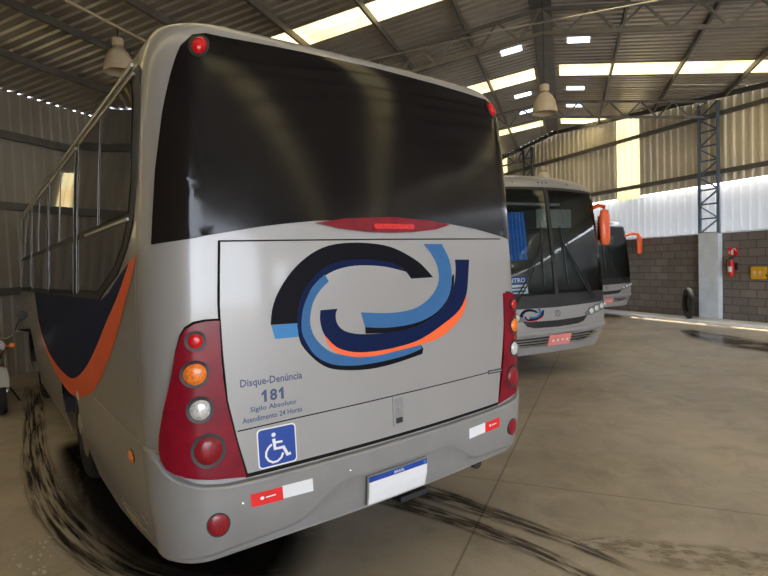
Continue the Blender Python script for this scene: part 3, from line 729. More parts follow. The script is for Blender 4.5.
    # high brake light
    bl = [(-.46,1.962),(-.3,1.985),(0,2.0),(.3,1.985),(.46,1.965),(.33,1.935),(.15,1.918),(0,1.914),(-.15,1.918),(-.33,1.935)]
    h = patch('high_brake_light', M['red_lens'], bl, R_, .022, .02, root, .06)
    patch('brake_light_strip', M['red_bright'], rrect(-.12,1.935,.16,1.962,.01), R_, .026, .005, h, .06)
    # bumper
    ztop = [(0,.780),(.80,.780),(.95,.785),(1.05,.803),(1.12,.825),(1.18,.853),(1.22,.885),(1.25,.925),(1.28,.955),(1.42,.95)]
    zc = [(0,.655),(.34,.655),(.40,.645),(.60,.53),(.66,.515),(1.2,.475),(1.42,.46)]
    zb = [(0,.45),(.6,.45),(1.1,.435),(1.42,.43)]
    it = lambda T, q: lerp_tab(T, q)[0]
    li = lambda T, q: next((a[1]+(b[1]-a[1])*(q-a[0])/(b[0]-a[0]) for a, b in zip(T, T[1:]) if q <= b[0]), T[-1][1])
    bm = bmesh.new(); cols = []
    ss = sorted(set([round(-1.40+.05*k,3) for k in range(57)] + [-.34,-.62,.34,.62,-1.22,1.22,-1.17,1.17,-1.195,1.195]))
    for s in ss:
        q = abs(s); t, c, b = li(ztop,q), li(zc,q), li(zb,q)
        tap = 1 if q < 1.3 else max(.25, 1-(q-1.3)/.1*.75)
        cols.append([bm.verts.new(R_(s, z, o*tap)) for z, o in ((t+.006,.002),(t,.024),(t-.010,.030),(t-.030,.028),((t+c)/2+.02,.026),(c+.012,.024),(c,.020),(c-.022,.004),((c+b)/2-.01,.004),(b+.02,.004),(b,-.004),(b,-.03))])
    for a, b in zip(cols, cols[1:]):
        for k in range(len(a)-1): bm.faces.new((a[k],b[k],b[k+1],a[k+1]))
    bu = link('bumper', bm, M['bumper'], root, 'auto')
    for sg in (-1,1):
        bm = bmesh.new(); P = lambda a, b, i: patch_bm(bm, [(sg*a,.655),(sg*b,.66),(sg*b,.722),(sg*a,.718)], R_, .0285, 0, .04, i)
        P(.545,.700,1); P(.700,.852,0)
        c_ = sg*.775; patch_bm(bm, ellipse(c_-.025,.691,.010,.008,10), R_, .0297, 0, .2, 1); patch_bm(bm, [(c_-.008,.687),(c_+.04,.688),(c_+.04,.694),(c_-.008,.693)], R_, .0297, 0, .2, 1)
        link('reflective_sticker', bm, [M['red'], M['white']], bu)
    for s, z in ((-.887,.69),(-.33,.70),(.342,.71),(.935,.68)):
        bm = bmesh.new(); dome(bm, R_, s, z, .009, .009, .025, .006, 10, 3); link('bumper_bolt', bm, M['chrome'], bu)
    bm = bmesh.new(); patch_bm(bm, rrect(-.232,.482,.185,.640,.006), R_, .030, .01, .05, 0)
    patch_bm(bm, rrect(-.226,.488,.179,.605,.003), R_, .032, 0, .05, 1); patch_bm(bm, [(-.226,.607),(.179,.607),(.179,.635),(-.226,.635)], R_, .032, 0, .05, 2)
    text_bm(bm, 'BRASIL', -.06, .613, .07, .015, R_, .0332, 1, .02); patch_bm(bm, ellipse(.160,.621,.010,.010,12), R_, .0332, 0, .2, 3)
    link('licence_plate', bm, [M['alu'], M['white'], M['sign_blue'], M['lightblue']], bu)
    bm = bmesh.new(); tube(bm, [(.15,.5,.42),(.15,.08,.40)], .035, 10); box(bm, (.02,.02,.405), (.22,.10,.435))
    link('tow_hook', bm, M['dark'], root)
    bm = bmesh.new(); tube(bm, [(.78,.7,.44),(.78,.14,.40)], .04, 12); link('exhaust_pipe', bm, M['dark'], root)
    # side seams, corner marker
    for sg in (-1,1):
        bm = bmesh.new()
        patch_bm(bm, stroke([(sg*1.40,1.80),(sg*1.398,1.5),(sg*1.372,1.177),(sg*1.35,.96)],.006), R_, .0015, 0, .1)
        patch_bm(bm, stroke([(sg*1.262,.957),(sg*1.40,.955),(sg*2.3,.95),(sg*2.68,.95)],.006), R_, .0015, 0, .1)
        patch_bm(bm, stroke([(sg*1.39,.95),(sg*1.375,.75),(sg*1.36,.5)],.006), R_, .004, 0, .1)
        link('panel_seam', bm, M['alu'] if sg < 0 else M['seam'], root)
    S = sidemap(-1)
    lens(root, 'side_marker', M['amber'], S, .60, .835, .05, .032, .0, .012, 1.1)
    bm = bmesh.new()
    rn = random.Random(3)
    for k in range(26):
        y = .42+rn.random()*.75; z = .34 + max(0,(.8-y))*.22 + rn.random()*.10 + .04*(y<.8)
        l = .05+rn.random()*.16; patch_bm(bm, stroke([(y,z),(y+l*.5,z-.008+rn.random()*.02),(y+l,z-.02+rn.random()*.03)],.006+rn.random()*.010), S, .002+.0001*k, 0, .3)
    link('paint_scrape', bm, M['scuff'], root)
    bm = bmesh.new(); patch_bm(bm, [(2.30,.80),(2.42,.80),(2.42,.86),(2.30,.86)], S, .004, 0, .3, 1); patch_bm(bm, [(2.42,.80),(2.54,.80),(2.54,.86),(2.42,.86)], S, .004, 0, .3, 0)
    link('reflective_sticker', bm, [M['red'], M['white']], root)

def front_end(root, detail=True, long_arm=False):
    # black lower windscreen surround
    patch('windscreen_surround', M['dark'], [(-1.26,1.06),(-.9,1.035),(0,1.02),(.9,1.035),(1.26,1.06),(1.27,1.215),(-1.27,1.215)], F_, .006, .006, root, .08)
    for sg in (-1,1):
        P = [(sg*.022,1.205),(sg*1.235,1.205),(sg*1.235,2.66),(sg*1.2,2.738),(sg*.022,2.738)]
        patch('windscreen', M['windshield'], P, F_, .010, 0, root, .08)
    bm = bmesh.new(); patch_bm(bm, [(-.03,1.2),(.03,1.2),(.03,2.75),(-.03,2.75)], F_, .02, .03, .1)
    for a, b in (([(-1.26,1.2),(-1.215,1.2),(-1.215,2.66),(-1.25,2.66)],0),([(1.26,1.2),(1.215,1.2),(1.215,2.66),(1.25,2.66)],0),([(-1.22,2.72),(1.22,2.72),(1.19,2.76),(-1.19,2.76)],0)): patch_bm(bm, a, F_, .016, .02, .1)
    link('windscreen_frame', bm, M['dark'], root, 'auto')
    for sg in (-1,1):
        b0 = (sg*.18, 1.13); e = (sg*.80 if sg < 0 else .78, 1.2)
        wp = bmesh.new()
        for d in (-.03,.03): tube(wp, [F_(b0[0]+sg*.55+d, 1.10, .05), F_(b0[0]+sg*.3+d, 1.45, .05), F_(b0[0]+sg*.02+d*.2, 1.95, .035)], .010, 6)
        tube(wp, [F_(b0[0]+sg*.04, 1.35, .028), F_(b0[0]+sg*.02, 1.9, .028), F_(b0[0]+sg*.0, 2.2, .026)], .012, 6)
        link('wiper', wp, M['rubber'], root)
    # headlights, grille, bumper
    for sg in (-1,1):
        hl = [(sg*.54,.88),(sg*.72,.97),(sg*.92,1.025),(sg*1.12,1.05),(sg*1.17,.99),(sg*1.02,.915),(sg*.78,.865),(sg*.60,.845)]
        h = patch('headlight', M['dash'], hl, F_, .010, .012, root, .06)
        for s, z, r in ((.69,.908,.05),(.82,.938,.052),(.95,.966,.048),(1.07,.992,.042)): lens(h, 'headlight_bulb', M['clear'], F_, sg*s, z, r, r, .010, .02, 1.15)
        bm = bmesh.new()
        patch_bm(bm, [(sg*.62,.50),(sg*1.0,.545),(sg*.86,.62),(sg*.80,.60)], F_, .022, .02, .06); link('fog_light', bm, M['alu'], root, 'auto')
        bm = bmesh.new(); patch_bm(bm, [(sg*1.12,.62),(sg*1.28,.66),(sg*1.28,.70),(sg*1.14,.68)], F_, .01, .01, .06); patch_bm(bm, [(sg*1.12,.58),(sg*1.26,.61),(sg*1.24,.63),(sg*1.12,.60)], F_, .01, .01, .06)
        link('side_reflector', bm, M['orange'], root)
    patch('grille', M['dark'], [(-.60,.86),(-.45,.84),(0,.83),(.45,.84),(.60,.86),(.52,.775),(.4,.745),(0,.735),(-.4,.745),(-.52,.775)], F_, .008, .008, root, .08)
    bm = bmesh.new(); patch_bm(bm, [(-.80,.60),(.80,.60),(.62,.47),(-.62,.47)], F_, .010, .01, .08, 0)
    for z in (.565,.525,.485): patch_bm(bm, [(-.72,z),(.72,z),(.70,z+.014),(-.70,z+.014)], F_, .022, .014, .08, 1)
    link('lower_grille', bm, [M['dark'], M['alu']], root, 'auto')
    bm = bmesh.new(); cols = []
    for k in range(41):
        s = -1.4+.07*k; q = abs(s)
        top = .735-.03*(1-(q/1.4)**2)+.06*max(0,q-.9)
        cols.append([bm.verts.new(F_(s, z, o)) for z, o in ((top,.0),(top-.01,.02),(top-.05,.028),(.64,.024),(.62,.008))])
    for a, b in zip(cols, cols[1:]):
        for i in range(4): bm.faces.new((a[i],b[i],b[i+1],a[i+1]))
    link('bumper', bm, M['silver'], root, 'auto')
    bm = bmesh.new(); patch_bm(bm, rrect(-.26,.47,.16,.625,.006), F_, .034, .014, .2, 0)
    text_bm(bm, '- - - -', .10, .53, .30, .03, F_, .036, 1, .01, 0, -1)
    link('licence_plate', bm, [M['platepink'], M['white']], root)
    if detail:
        k = .30; logo(root, F_, lambda s, z: (.44-(s+.05)*k, .925+(z-1.53)*k), .006)
        bm = bmesh.new()
        patch_bm(bm, stroke([(.0+.045*math.cos(t), .93+.045*math.sin(t)) for t in [2*math.pi*j/20 for j in range(20)]], .010), F_, .010, .008, .2)
        for a in (90,210,330):
            t = math.radians(a); patch_bm(bm, [(.006*math.cos(t+1.57), .93+.006*math.sin(t+1.57)), (.044*math.cos(t), .93+.044*math.sin(t)), (.006*math.cos(t-1.57), .93+.006*math.sin(t-1.57))], F_, .012, .008, .2)
        link('star_emblem', bm, M['dash'], root)
        for s in (-.08,0,.08,.55,-.55):
            bm = bmesh.new(); dome(bm, F_, s, 2.84, .02, .012, .0, .01, 10, 3); link('roof_marker', bm, M['dash'], root)
    # mirrors on down-swept arms
    for sg in (-1,1):
        ax, ay = (.10, .18) if not long_arm else (.56, .08)
        p = F_(sg*1.25, 2.50, 0)
        bm = bmesh.new(); tube(bm, [p-Vector((sg*.03,0,0)), p+Vector((sg*ax*.45,ay*.6,.06)), p+Vector((sg*ax*.9,ay,.03)), p+Vector((sg*ax,ay,-.08))], .034 if not long_arm else .05, 8)
        a = link('mirror_arm', bm, M['orange_pl'], root, 'auto')
        c = p+Vector((sg*ax,ay,-.31)); bm = bmesh.new()
        lathe(bm, [(.02,-.27),(.075,-.26),(.10,-.20),(.105,0),(.10,.20),(.075,.28),(.02,.30)], Matrix.Translation(c) @ Matrix.Diagonal((1.0,.6,1,1)), 20)
        h = link('mirror_housing', bm, M['orange_pl'], a, 'auto')
        bm = bmesh.new(); box(bm, (-.075,-.075,-.19), (.075,-.062,.19), Matrix.Translation(c)); link('mirror_glass', bm, M['chrome'], h)
def cab(root):
    """driver's cab seen through the windscreen"""
    y = BL
    bm = bmesh.new(); box(bm, (-1.1,y-3.2,1.0), (1.1,y-.55,1.04)); box(bm, (-1.12,y-3.25,1.0), (1.12,y-3.2,2.7)); box(bm, (-1.08,y-3.2,2.62), (1.08,y-.95,2.66))
    link('cab_lining', bm, M['interior'], root)
    bm = bmesh.new(); box(bm, (-1.08,y-.85,1.0), (1.08,y-.32,1.19)); 
    link('dashboard', bm, M['dash'], root)
    bm = bmesh.new(); prev = None
    for k in range(91):
        q = 1.02-.72*k/90; off = -.16-.022*math.sin(k*.8)
        c = [bm.verts.new(F_(q,1.74,off)), bm.verts.new(F_(q,2.10,off)), bm.verts.new(F_(q,2.45,off))]
        if prev: bm.faces.new((prev[0],prev[1],c[1],c[0])); bm.faces.new((prev[1],prev[2],c[2],c[1]))
        prev = c
    link('curtain', bm, M['curtain'], root, True)
    bm = bmesh.new(); seg = [(0,0,.30,.12),(0,.0,.34,.0)]
    Mx = Matrix.Translation((.50,y-.78,.98))
    lathe(bm, [(.05,0),(.08,.3),(.26,.34),(.27,.44),(.24,.48)], Mx, 16)
    box(bm, (-.25,-.30,.45), (.25,-.18,1.05), Mx); box(bm, (-.14,-.29,1.03), (.14,-.20,1.24), Mx)
    bmesh.ops.bevel(bm, geom=bm.edges[:], offset=.02, segments=2, affect='EDGES')
    link('driver_seat', bm, M['dark'], root, 'auto')
    bm = bmesh.new(); Mw = Matrix.Translation((.50,y-.45,1.36)) @ Matrix.Rotation(math.radians(-35),4,'X')
    tube(bm, [Mw @ Vector((.22*math.cos(t),.22*math.sin(t),0)) for t in [2*math.pi*k/24 for k in range(24)]], .015, 6, closed=True); tube(bm, [Mw @ Vector((-.2,0,0)), Mw @ Vector((.2,0,0))], .012, 6); tube(bm, [Mw @ Vector((0,0,0)), (.50,y-.35,1.15)], .025, 6)
    link('steering_wheel', bm, M['dark'], root)
    bm = bmesh.new(); box(bm, (-.98,y-1.0,2.22), (-.22,y-.62,2.52)); link('parcel_locker', bm, M['dash'], root)
    bm = bmesh.new()                                                        # destination card in the corner of the windscreen
    patch_bm(bm, rrect(.46,1.38,.90,1.50,.005), F_, -.012, 0, .1, 0); patch_bm(bm, rrect(.46,1.25,.90,1.38,.005), F_, -.012, 0, .1, 1); patch_bm(bm, [(.47,1.325),(.89,1.325),(.89,1.345),(.47,1.345)], F_, -.011, 0, .1, 0)
    text_bm(bm, 'CENTRO', .86, 1.41, .36, .065, F_, -.010, 1, .02, 0, -1); patch_bm(bm, [(.50,1.272),(.86,1.272),(.86,1.298),(.50,1.298)], F_, -.010, 0, .1, 0)
    link('destination_card', bm, [M['sign_blue'], M['white']], root)

def make_bus(name, label, loc, rz, rear=False, front=False, group=None, long_arm=False):
    SHAPE[0] = 'front' if front else 'rear'
    r = empty(name, loc, rz); tag(r, label, 'bus', group)
    hull(r, hole=front); underbody(r)
    for sg in (-1,1): side_windows(r, sg); swoosh(r, sg)
    if rear: rear_end(r)
    if front: front_end(r, long_arm=long_arm); cab(r)
    return r
# ---------------------------------------------------------------- buses
bus1 = make_bus('bus', 'silver bus seen from behind in the foreground with big swirl logo and black rear window', (0,0,0), 0, rear=True)
bus2 = make_bus('bus', 'silver bus facing the camera with blue curtain behind its windscreen and logo on its nose', B2P, B2R, front=True)
bus3 = make_bus('bus', 'farthest silver bus, mostly hidden, its nose near the block wall and orange mirror standing out', B3P, B3R, front=True, long_arm=True); bus3.scale = (.92,.92,.92)
# ---------------------------------------------------------------- pendant lamps
def pendant(loc, top, label, R=.205):
    r = empty('pendant_lamp', loc); tag(r, label, 'lamp', 'bell shaped hall lamps')
    bm = bmesh.new(); lathe(bm, [(.045,.21),(.08,.20),(.13,.15),(.175,.06),(R,-.08),(R,-.13),(R-.01,-.13),(R-.01,-.08),(.165,.06),(.12,.14),(.04,.19)], None, 28, cap=False); link('lamp_shade', bm, M['cream'], r, 'auto')
    bm = bmesh.new(); lathe(bm, [(.03,.20),(.035,.23),(.075,.235),(.08,.33),(.06,.35),(.02,.355)], None, 20); link('lamp_housing', bm, M['cream'], r, 'auto')
    bm = bmesh.new(); lathe(bm, [(.015,.18),(.03,.13),(.055,.02),(.05,-.04),(.01,-.07)], None, 16); link('bulb', bm, M['white'], r, True)
    bm = bmesh.new(); tube(bm, [(0,0,.35),(0,0,top-loc[2])], .008, 6); link('cord', bm, M['dark'], r)
    return r
pendant(LP1, 5.25, 'cream bell lamp hanging above the left side of the foreground bus')
pendant(LP2, RZ-.15, 'cream bell lamp hanging in the middle of the hall below the ridge')
pendant(LP3, RZ-.15, 'distant cream bell lamp just above the roof of the bus facing the camera')
bm = bmesh.new(); q = Vector(LP1); u, v = q.dot(E1), q.dot(E2); bar(bm, G(U0+.1,v,5.27), G(u+8,v,5.27), .03); tag(link('conduit', bm, M['cream']), 'thin pale conduit running under the roof past the left bell lamp', 'pipe')
bm = bmesh.new(); tube(bm, [G(6.6,3.2,5.45), G(6.2,0,5.45), G(5.6,-6,5.30)], .012, 6); tag(link('brace_cable', bm, M['alu']), 'thin cable slung under the roof sheets across the ridge', 'cable')
# ---------------------------------------------------------------- motorcycle beside the bus
mo = empty('motorcycle', (-1.635,6.7,0), math.pi+.02); tag(mo, 'small motorcycle with white mudguard parked tight along the left side of the foreground bus', 'motorcycle')
def mwheel(name, y, w):
    bm = bmesh.new(); Mw = Matrix.Translation((0,y,.29)) @ Matrix.Rotation(math.pi/2,4,'Y')
    lathe(bm, [(.215,-w),(.27,-w),(.29,0),(.27,w),(.215,w),(.215,-w)], Mw, 28, cap=False); o = link(name, bm, M['tyre'], mo, 'auto')
    bm = bmesh.new(); lathe(bm, [(.21,-.03),(.22,0),(.21,.03),(.20,0),(.21,-.03)], Mw, 28, cap=False); lathe(bm, [(.02,-.07),(.05,-.06),(.05,.06),(.02,.07)], Mw, 16)
    for k in range(12):
        t = 2*math.pi*k/12; bar(bm, Mw @ Vector((.04*math.cos(t),.04*math.sin(t),.04*(-1)**k)), Mw @ Vector((.21*math.cos(t+.4),.21*math.sin(t+.4),0)), .006)
    link('spokes', bm, M['chrome'], o)
mwheel('wheel', .64, .045); mwheel('wheel', -.62, .055)
bm = bmesh.new()
for x in (-.075,.075): tube(bm, [(x,.64,.29),(x,.42,.90)], .022, 8)
bar(bm, (-.09,.44,.84), (.09,.44,.84), .03); link('fork', bm, M['chrome'], mo, 'auto')
bm = bmesh.new(); pr = []
for k in range(13):
    t = math.radians(20+130*k/12); pr.append([bm.verts.new((x,.64+.325*math.cos(t),.29+(.325-abs(x)*.3)*math.sin(t))) for x in (-.075,-.04,0,.04,.075)])
for a, b in zip(pr, pr[1:]):
    for i in range(4): bm.faces.new((a[i],a[i+1],b[i+1],b[i]))
bmesh.ops.solidify(bm, geom=bm.faces[:], thickness=.006); link('mudguard', bm, M['white'], mo, True)
bm = bmesh.new(); tube(bm, [(-.36,.26,1.02),(-.24,.34,1.03),(-.12,.40,.95),(.12,.40,.95),(.24,.34,1.03),(.36,.26,1.02)], .013, 8); hb_ = link('handlebar', bm, M['chrome'], mo, 'auto')
for sg in (-1,1):
    bm = bmesh.new(); tube(bm, [(sg*.36,.26,1.02),(sg*.25,.335,1.03)], .019, 10); link('grip', bm, M['rubber'], hb_, 'auto')
    bm = bmesh.new(); tube(bm, [(sg*.22,.37,1.03),(sg*.28,.36,1.015),(sg*.35,.31,1.0)], .008, 6); link('brake_lever' if sg > 0 else 'clutch_lever', bm, M['alu'], hb_)
    bm = bmesh.new(); tube(bm, [(sg*.20,.36,1.04),(sg*.26,.34,1.16),(sg*.30,.34,1.20)], .006, 6); lathe(bm, [(.01,-.012),(.055,-.01),(.06,.0),(.05,.012),(.01,.016)], Matrix.Translation((sg*.30,.34,1.23)) @ Matrix.Rotation(math.pi/2,4,'X'), 16); link('mirror', bm, M['dark'], hb_, 'auto')
    for yy, zz in ((.50,.86),(-.72,.72)):
        bm = bmesh.new(); tube(bm, [(sg*.06,yy,zz),(sg*.14,yy,zz)], .01, 6); lathe(bm, [(.01,-.04),(.032,-.03),(.035,.02),(.02,.04)], Matrix.Translation((sg*.16,yy,zz)) @ Matrix.Rotation(-math.pi/2,4,'X'), 12); link('indicator', bm, M['amber'], mo, 'auto')
bm = bmesh.new(); lathe(bm, [(.02,-.12),(.07,-.09),(.09,0),(.092,.03),(.08,.045),(.0,.055)], Matrix.Translation((0,.50,.86)) @ Matrix.Rotation(-math.pi/2,4,'X'), 24, cap=False); link('headlight', bm, [M['chrome']], mo, 'auto')
bm = bmesh.new(); lathe(bm, [(.02,-.30),(.09,-.26),(.13,-.1),(.135,.08),(.11,.22),(.03,.28)], Matrix.Translation((0,.12,.82)) @ Matrix.Rotation(-math.pi/2,4,'X') @ Matrix.Diagonal((1,.85,1,1)), 24); link('fuel_tank', bm, M['red_dark'], mo, 'auto')
bm = bmesh.new(); box(bm, (-.12,-.72,.74), (.12,-.12,.82)); bmesh.ops.bevel(bm, geom=bm.edges[:], offset=.035, segments=3, affect='EDGES'); link('seat', bm, M['rubber'], mo, 'auto')
bm = bmesh.new(); box(bm, (-.12,-.14,.26), (.12,.20,.46)); lathe(bm, [(.06,0),(.085,.02),(.085,.20),(.05,.24)], Matrix.Translation((0,.14,.42)), 16); bmesh.ops.bevel(bm, geom=bm.edges[:], offset=.012, segments=2, affect='EDGES'); link('engine', bm, M['alu'], mo, 'auto')
bm = bmesh.new(); tube(bm, [(0,.38,.88),(0,.22,.40),(0,-.15,.30),(0,-.28,.62),(0,-.1,.72),(0,.36,.80)], .02, 8); tube(bm, [(.08,-.62,.29),(.08,-.2,.34)], .018, 8); tube(bm, [(-.08,-.62,.29),(-.08,-.2,.34)], .018, 8); tube(bm, [(.10,-.62,.29),(.12,-.50,.70)], .02, 8); tube(bm, [(-.10,-.62,.29),(-.12,-.50,.70)], .02, 8); link('frame', bm, M['dark'], mo, 'auto')
bm = bmesh.new(); tube(bm, [(.10,.18,.40),(.14,.10,.24),(.15,-.3,.25),(.16,-.85,.33)], [.018,.022,.035,.04], 10); link('exhaust', bm, M['chrome'], mo, 'auto')
bm = bmesh.new(); pr = []
for k in range(11):
    t = math.radians(30+130*k/10); pr.append([bm.verts.new((x,-.62+.335*math.cos(t),.29+.335*math.sin(t))) for x in (-.08,0,.08)])
for a, b in zip(pr, pr[1:]):
    for i in range(2): bm.faces.new((a[i],a[i+1],b[i+1],b[i]))
bmesh.ops.solidify(bm, geom=bm.faces[:], thickness=.006); link('rear_mudguard', bm, M['dark'], mo, True)
bm = bmesh.new(); tube(bm, [(-.10,-.05,.28),(-.24,-.10,.0)], .012, 6); link('side_stand', bm, M['dark'], mo)
# ---------------------------------------------------------------- on the block wall
WM = Matrix(((WD.x,-WN.x,0,WO.x),(WD.y,-WN.y,0,WO.y),(0,0,1,0),(0,0,0,1)))      # x along the wall (to the left), y into the hall
def on_wall(name, s, z, label, cat):
    r = empty(name); r.matrix_world = WM @ Matrix.Translation((s,0,z)) ; tag(r, label, cat); return r
e = on_wall('fire_extinguisher', 6.12, 1.12, 'red fire extinguisher hung on the block wall right of the pale column', 'fire extinguisher')
Mx = Matrix.Translation((0,.12,0))
bm = bmesh.new(); lathe(bm, [(.02,.0),(.075,.01),(.085,.05),(.085,.40),(.06,.46),(.025,.49),(.025,.52)], Mx, 24); link('cylinder', bm, mat('extinguisher_red', (.62,.015,.015), .35, coat=.4, noise=.08), e, 'auto')
bm = bmesh.new(); box(bm, (-.03,.09,.52), (.03,.15,.57)); box(bm, (-.10,.11,.56), (.03,.13,.585)); link('valve', bm, M['dark'], e)
bm = bmesh.new(); tube(bm, [(.02,.14,.54),(.11,.16,.50),(.12,.16,.3),(.10,.14,.15)], .012, 8); link('hose', bm, M['rubber'], e)
bm = bmesh.new(); Q = lambda x, z, o: Vector((-.0+.087*math.sin(x/.087), .12+(.087+o)*math.cos(x/.087), z)); patch_bm(bm, [(-.06,.14),(.06,.14),(.06,.30),(-.06,.30)], Q, .002, 0, .03); link('label_sticker', bm, M['white'], e)
bm = bmesh.new(); box(bm, (-.09,-.055,.2), (.09,.035,.4)); link('bracket', bm, M['dark'], e)
s_ = on_wall('extinguisher_sign', 6.17, 1.72, 'small red sign with a white mark above the fire extinguisher', 'sign')
bm = bmesh.new(); box(bm, (-.12,0,-.10), (.12,.012,.11)); link('plate', bm, M['red'], s_)
bm = bmesh.new(); Q2 = lambda x, z, o: Vector((-x, .012+o, z)); patch_bm(bm, rrect(-.035,-.07,.02,.05,.01), Q2, .002, 0, .2); patch_bm(bm, stroke([(-.01,.06),(.05,.09),(.09,.02)],.018), Q2, .002, 0, .2); patch_bm(bm, stroke([(-.10,-.02),(-.08,.04),(-.06,-.02),(-.08,-.05)],.018), Q2, .002, 0, .2); link('symbol', bm, M['white_text'], s_)
e.scale = (.82,.82,.82); e.location = e.location - WN*.05
b_ = on_wall('hose_box', 5.52, 1.06, 'yellow box with two round marks fixed to the block wall at the right edge', 'box')
yel = mat('yellow_enamel', (.78,.42,.02), .45, noise=.08)
bm = bmesh.new(); box(bm, (-.155,0,0), (.155,.11,.29)); bmesh.ops.bevel(bm, geom=bm.edges[:], offset=.01, segments=2, affect='EDGES'); link('case', bm, yel, b_, 'auto')
bm = bmesh.new(); Q3 = lambda x, z, o: Vector((-x, .11+o, z)); patch_bm(bm, rrect(-.14,.015,.14,.275,.01), Q3, .008, .008, .5); link('door', bm, yel, b_)
bm = bmesh.new()
for x in (-.06,.07): patch_bm(bm, ellipse(x,.16,.04,.04,16), Q3, .0095, 0, .5); patch_bm(bm, [(x-.04,.09),(x+.04,.09),(x+.04,.105),(x-.04,.105)], Q3, .0095, 0, .5)
link('round_mark', bm, mat('peach_mark', (.85,.62,.42), .5), b_)
bm = bmesh.new(); tube(bm, [(-.155,.05,.1),(-.24,.08,.0),(-.30,.06,-.25),(-.28,.05,-.6)], .02, 8); link('cable', bm, M['rubber'], b_, True)
t_ = on_wall('tyre', 6.93, .047, 'black tyre standing upright by the block wall left of the pale column', 'tyre')
bm = bmesh.new(); Mt = Matrix.Translation((0,.60,.40)) @ Matrix.Rotation(math.radians(52),4,'Z') @ Matrix.Rotation(math.radians(90),4,'Y') @ Matrix.Scale(.77,4); lathe(bm, [(.30,-.07),(.42,-.085),(.49,-.07),(.52,-.035),(.52,.035),(.49,.07),(.42,.085),(.30,.07),(.28,0),(.30,-.07)], Mt, 36, cap=False); link('tread', bm, M['tyre'], t_, 'auto')
bm = bmesh.new(); lathe(bm, [(.29,-.04),(.25,-.02),(.10,.0),(.0,.0)], Mt, 24, cap=False); link('rim', bm, M['dark'], t_, 'auto')
# ---------------------------------------------------------------- marks on the floor
def stain_mat(name, col, rough, sx, sy, lo, hi, alpha=1.):
    m = mat(name, col, rough); nt = m.node_tree; b = nt.nodes['Principled BSDF']; L = nt.links.new
    uv = nt.nodes.new('ShaderNodeUVMap'); mp = nt.nodes.new('ShaderNodeMapping'); mp.inputs['Scale'].default_value = (sx, sy, 1); L(uv.outputs[0], mp.inputs[0])
    n = nt.nodes.new('ShaderNodeTexNoise'); n.inputs['Scale'].default_value = 1; n.inputs['Detail'].default_value = 5; n.inputs['Roughness'].default_value = .65; L(mp.outputs[0], n.inputs[0])
    r = nt.nodes.new('ShaderNodeMapRange'); r.inputs[1].default_value = lo; r.inputs[2].default_value = hi; r.inputs[4].default_value = alpha; L(n.outputs['Fac'], r.inputs[0])
    sp = nt.nodes.new('ShaderNodeSeparateXYZ'); L(uv.outputs[0], sp.inputs[0])            # fade at the borders of the stain
    def edge(o, w):
        a = nt.nodes.new('ShaderNodeMath'); a.operation = 'PINGPONG'; a.inputs[1].default_value = .5; L(o, a.inputs[0])
        c = nt.nodes.new('ShaderNodeMapRange'); c.inputs[2].default_value = w; L(a.outputs[0], c.inputs[0]); return c.outputs[0]
    m1 = nt.nodes.new('ShaderNodeMath'); m1.operation = 'MULTIPLY'; L(edge(sp.outputs[0],.08), m1.inputs[0]); L(edge(sp.outputs[1],.22), m1.inputs[1])
    m2 = nt.nodes.new('ShaderNodeMath'); m2.operation = 'MULTIPLY'; L(m1.outputs[0], m2.inputs[0]); L(r.outputs[0], m2.inputs[1]); L(m2.outputs[0], b.inputs['Alpha'])
    return m
def ribbon(name, pts, w, m, z, label, cat, group=None):
    """pts (x, y) centre line on the floor; UV x runs along 0..1, y across 0..1"""
    P = smooth_poly(pts, False, 6); bm = bmesh.new(); uvl = bm.loops.layers.uv.new(); cols = []; tot = [0]
    for a, b in zip(P, P[1:]): tot.append(tot[-1]+math.hypot(b[0]-a[0], b[1]-a[1]))
    ws = w if isinstance(w, (list,tuple)) else [w, w]
    for i, p in enumerate(P):
        a, b = P[max(i-1,0)], P[min(i+1,len(P)-1)]; d = Vector((b[0]-a[0], b[1]-a[1])).normalized(); t = tot[i]/tot[-1]
        x = t*(len(ws)-1); k = min(int(x), len(ws)-2); ww = ws[k]+(ws[k+1]-ws[k])*(x-k)
        cols.append((bm.verts.new((p[0]-d.y*ww/2, p[1]+d.x*ww/2, z)), bm.verts.new((p[0]+d.y*ww/2, p[1]-d.x*ww/2, z)), t))
    for a, b in zip(cols, cols[1:]):
        f = bm.faces.new((a[0],a[1],b[1],b[0]))
        for l, uvv in zip(f.loops, ((a[2],0),(a[2],1),(b[2],1),(b[2],0))): l[uvl].uv = uvv
    o = link(name, bm, m, None, False, False); tag(o, label, cat, group); return o
wet_dark = stain_mat('wet_tyre_track', (.040,.030,.022), .32, 9, 5, .38, .60, .9)
wet_dark2 = stain_mat('wet_floor', (.03,.025,.02), .12, 6, 5, .45, .60, .8)
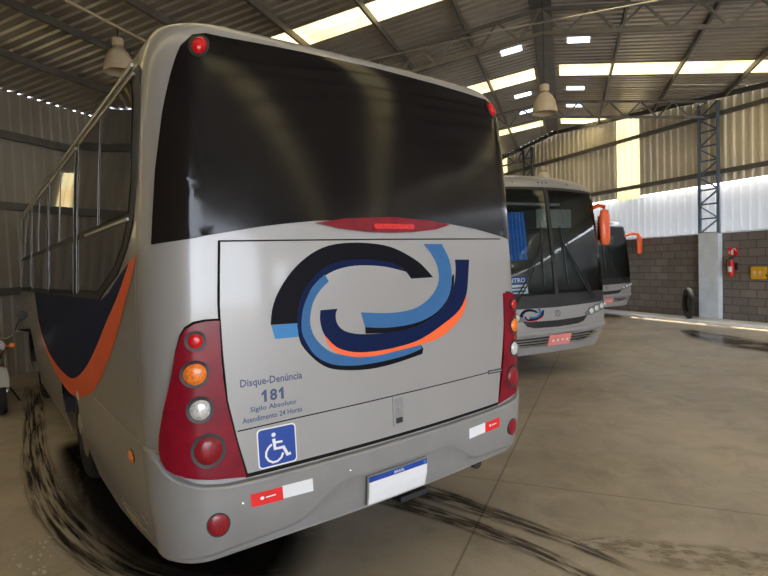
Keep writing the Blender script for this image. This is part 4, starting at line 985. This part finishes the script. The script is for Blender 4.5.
ribbon('tyre_track', [(.3,2.3),(.56,1.55),(.80,.80),(.93,.15),(.99,-.35),(1.0,-.85)], [.40,.36,.34,.24,.16,.05], wet_dark, .003, 'dark wet tyre track running from under the foreground bus to the bottom right', 'tyre track')
ribbon('tyre_track', [(.35,1.6),(.55,.8),(.70,.1),(.76,-.4),(.72,-.95)], [.24,.26,.2,.16,.12], wet_dark, .0045, 'shorter dark tyre track beside the long one at the bottom of the picture', 'tyre track')
ribbon('tyre_track', [(-1.15,8.0),(-1.32,5.6),(-1.42,4.2),(-1.45,3.07),(-1.40,2.07),(-1.20,1.1),(-.8,.5)], [.30,.30,.26,.26,.3,.3,.2], stain_mat('streaky_tyre_track', (.02,.016,.013), .25, 9, 9, .43, .58, .9), .003, 'curved streaky tyre track on the floor along the left side of the foreground bus', 'tyre track')
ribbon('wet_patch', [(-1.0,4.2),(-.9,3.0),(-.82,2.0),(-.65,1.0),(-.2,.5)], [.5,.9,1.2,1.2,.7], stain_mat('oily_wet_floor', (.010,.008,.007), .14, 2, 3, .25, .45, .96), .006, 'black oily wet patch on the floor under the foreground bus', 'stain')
ribbon('water_puddle', [(1.0,-.42),(1.15,-.58),(1.3,-.85),(1.5,-1.2),(1.7,-1.6)], [.10,.30,.42,.5,.4], stain_mat('water_film', (.36,.30,.22), .06, 9, 5, .44, .58, .75), .004, 'shiny film of water on the floor at the bottom right corner', 'puddle')
ribbon('water_puddle', [(10.9,3.1),(10.0,2.1),(9.4,1.2),(9.0,.3)], [.3,1.0,1.2,.8], stain_mat('far_wet_floor', (.06,.05,.04), .2, 4, 3, .32, .52, .85), .004, 'dark wet patch on the far floor in front of the pale column', 'puddle')
rn = random.Random(11); bm = bmesh.new()
for k in range(60):
    x, y = -1.74+rn.random()*.26, 1.38+rn.random()*.55; r = .002+rn.random()**3*.011
    vs = [bm.verts.new((x+r*(.6+.8*rn.random())*math.cos(2*math.pi*j/9), y+2.2*r*(.6+.8*rn.random())*math.sin(2*math.pi*j/9), .0025)) for j in range(9)]
    bm.faces.new(vs)
o = link('paint_splash', bm, mat('pale_splash', (.62,.58,.5), .4)); tag(o, 'sprinkle of small pale splashes on the floor at the bottom left', 'splash', kind='stuff')
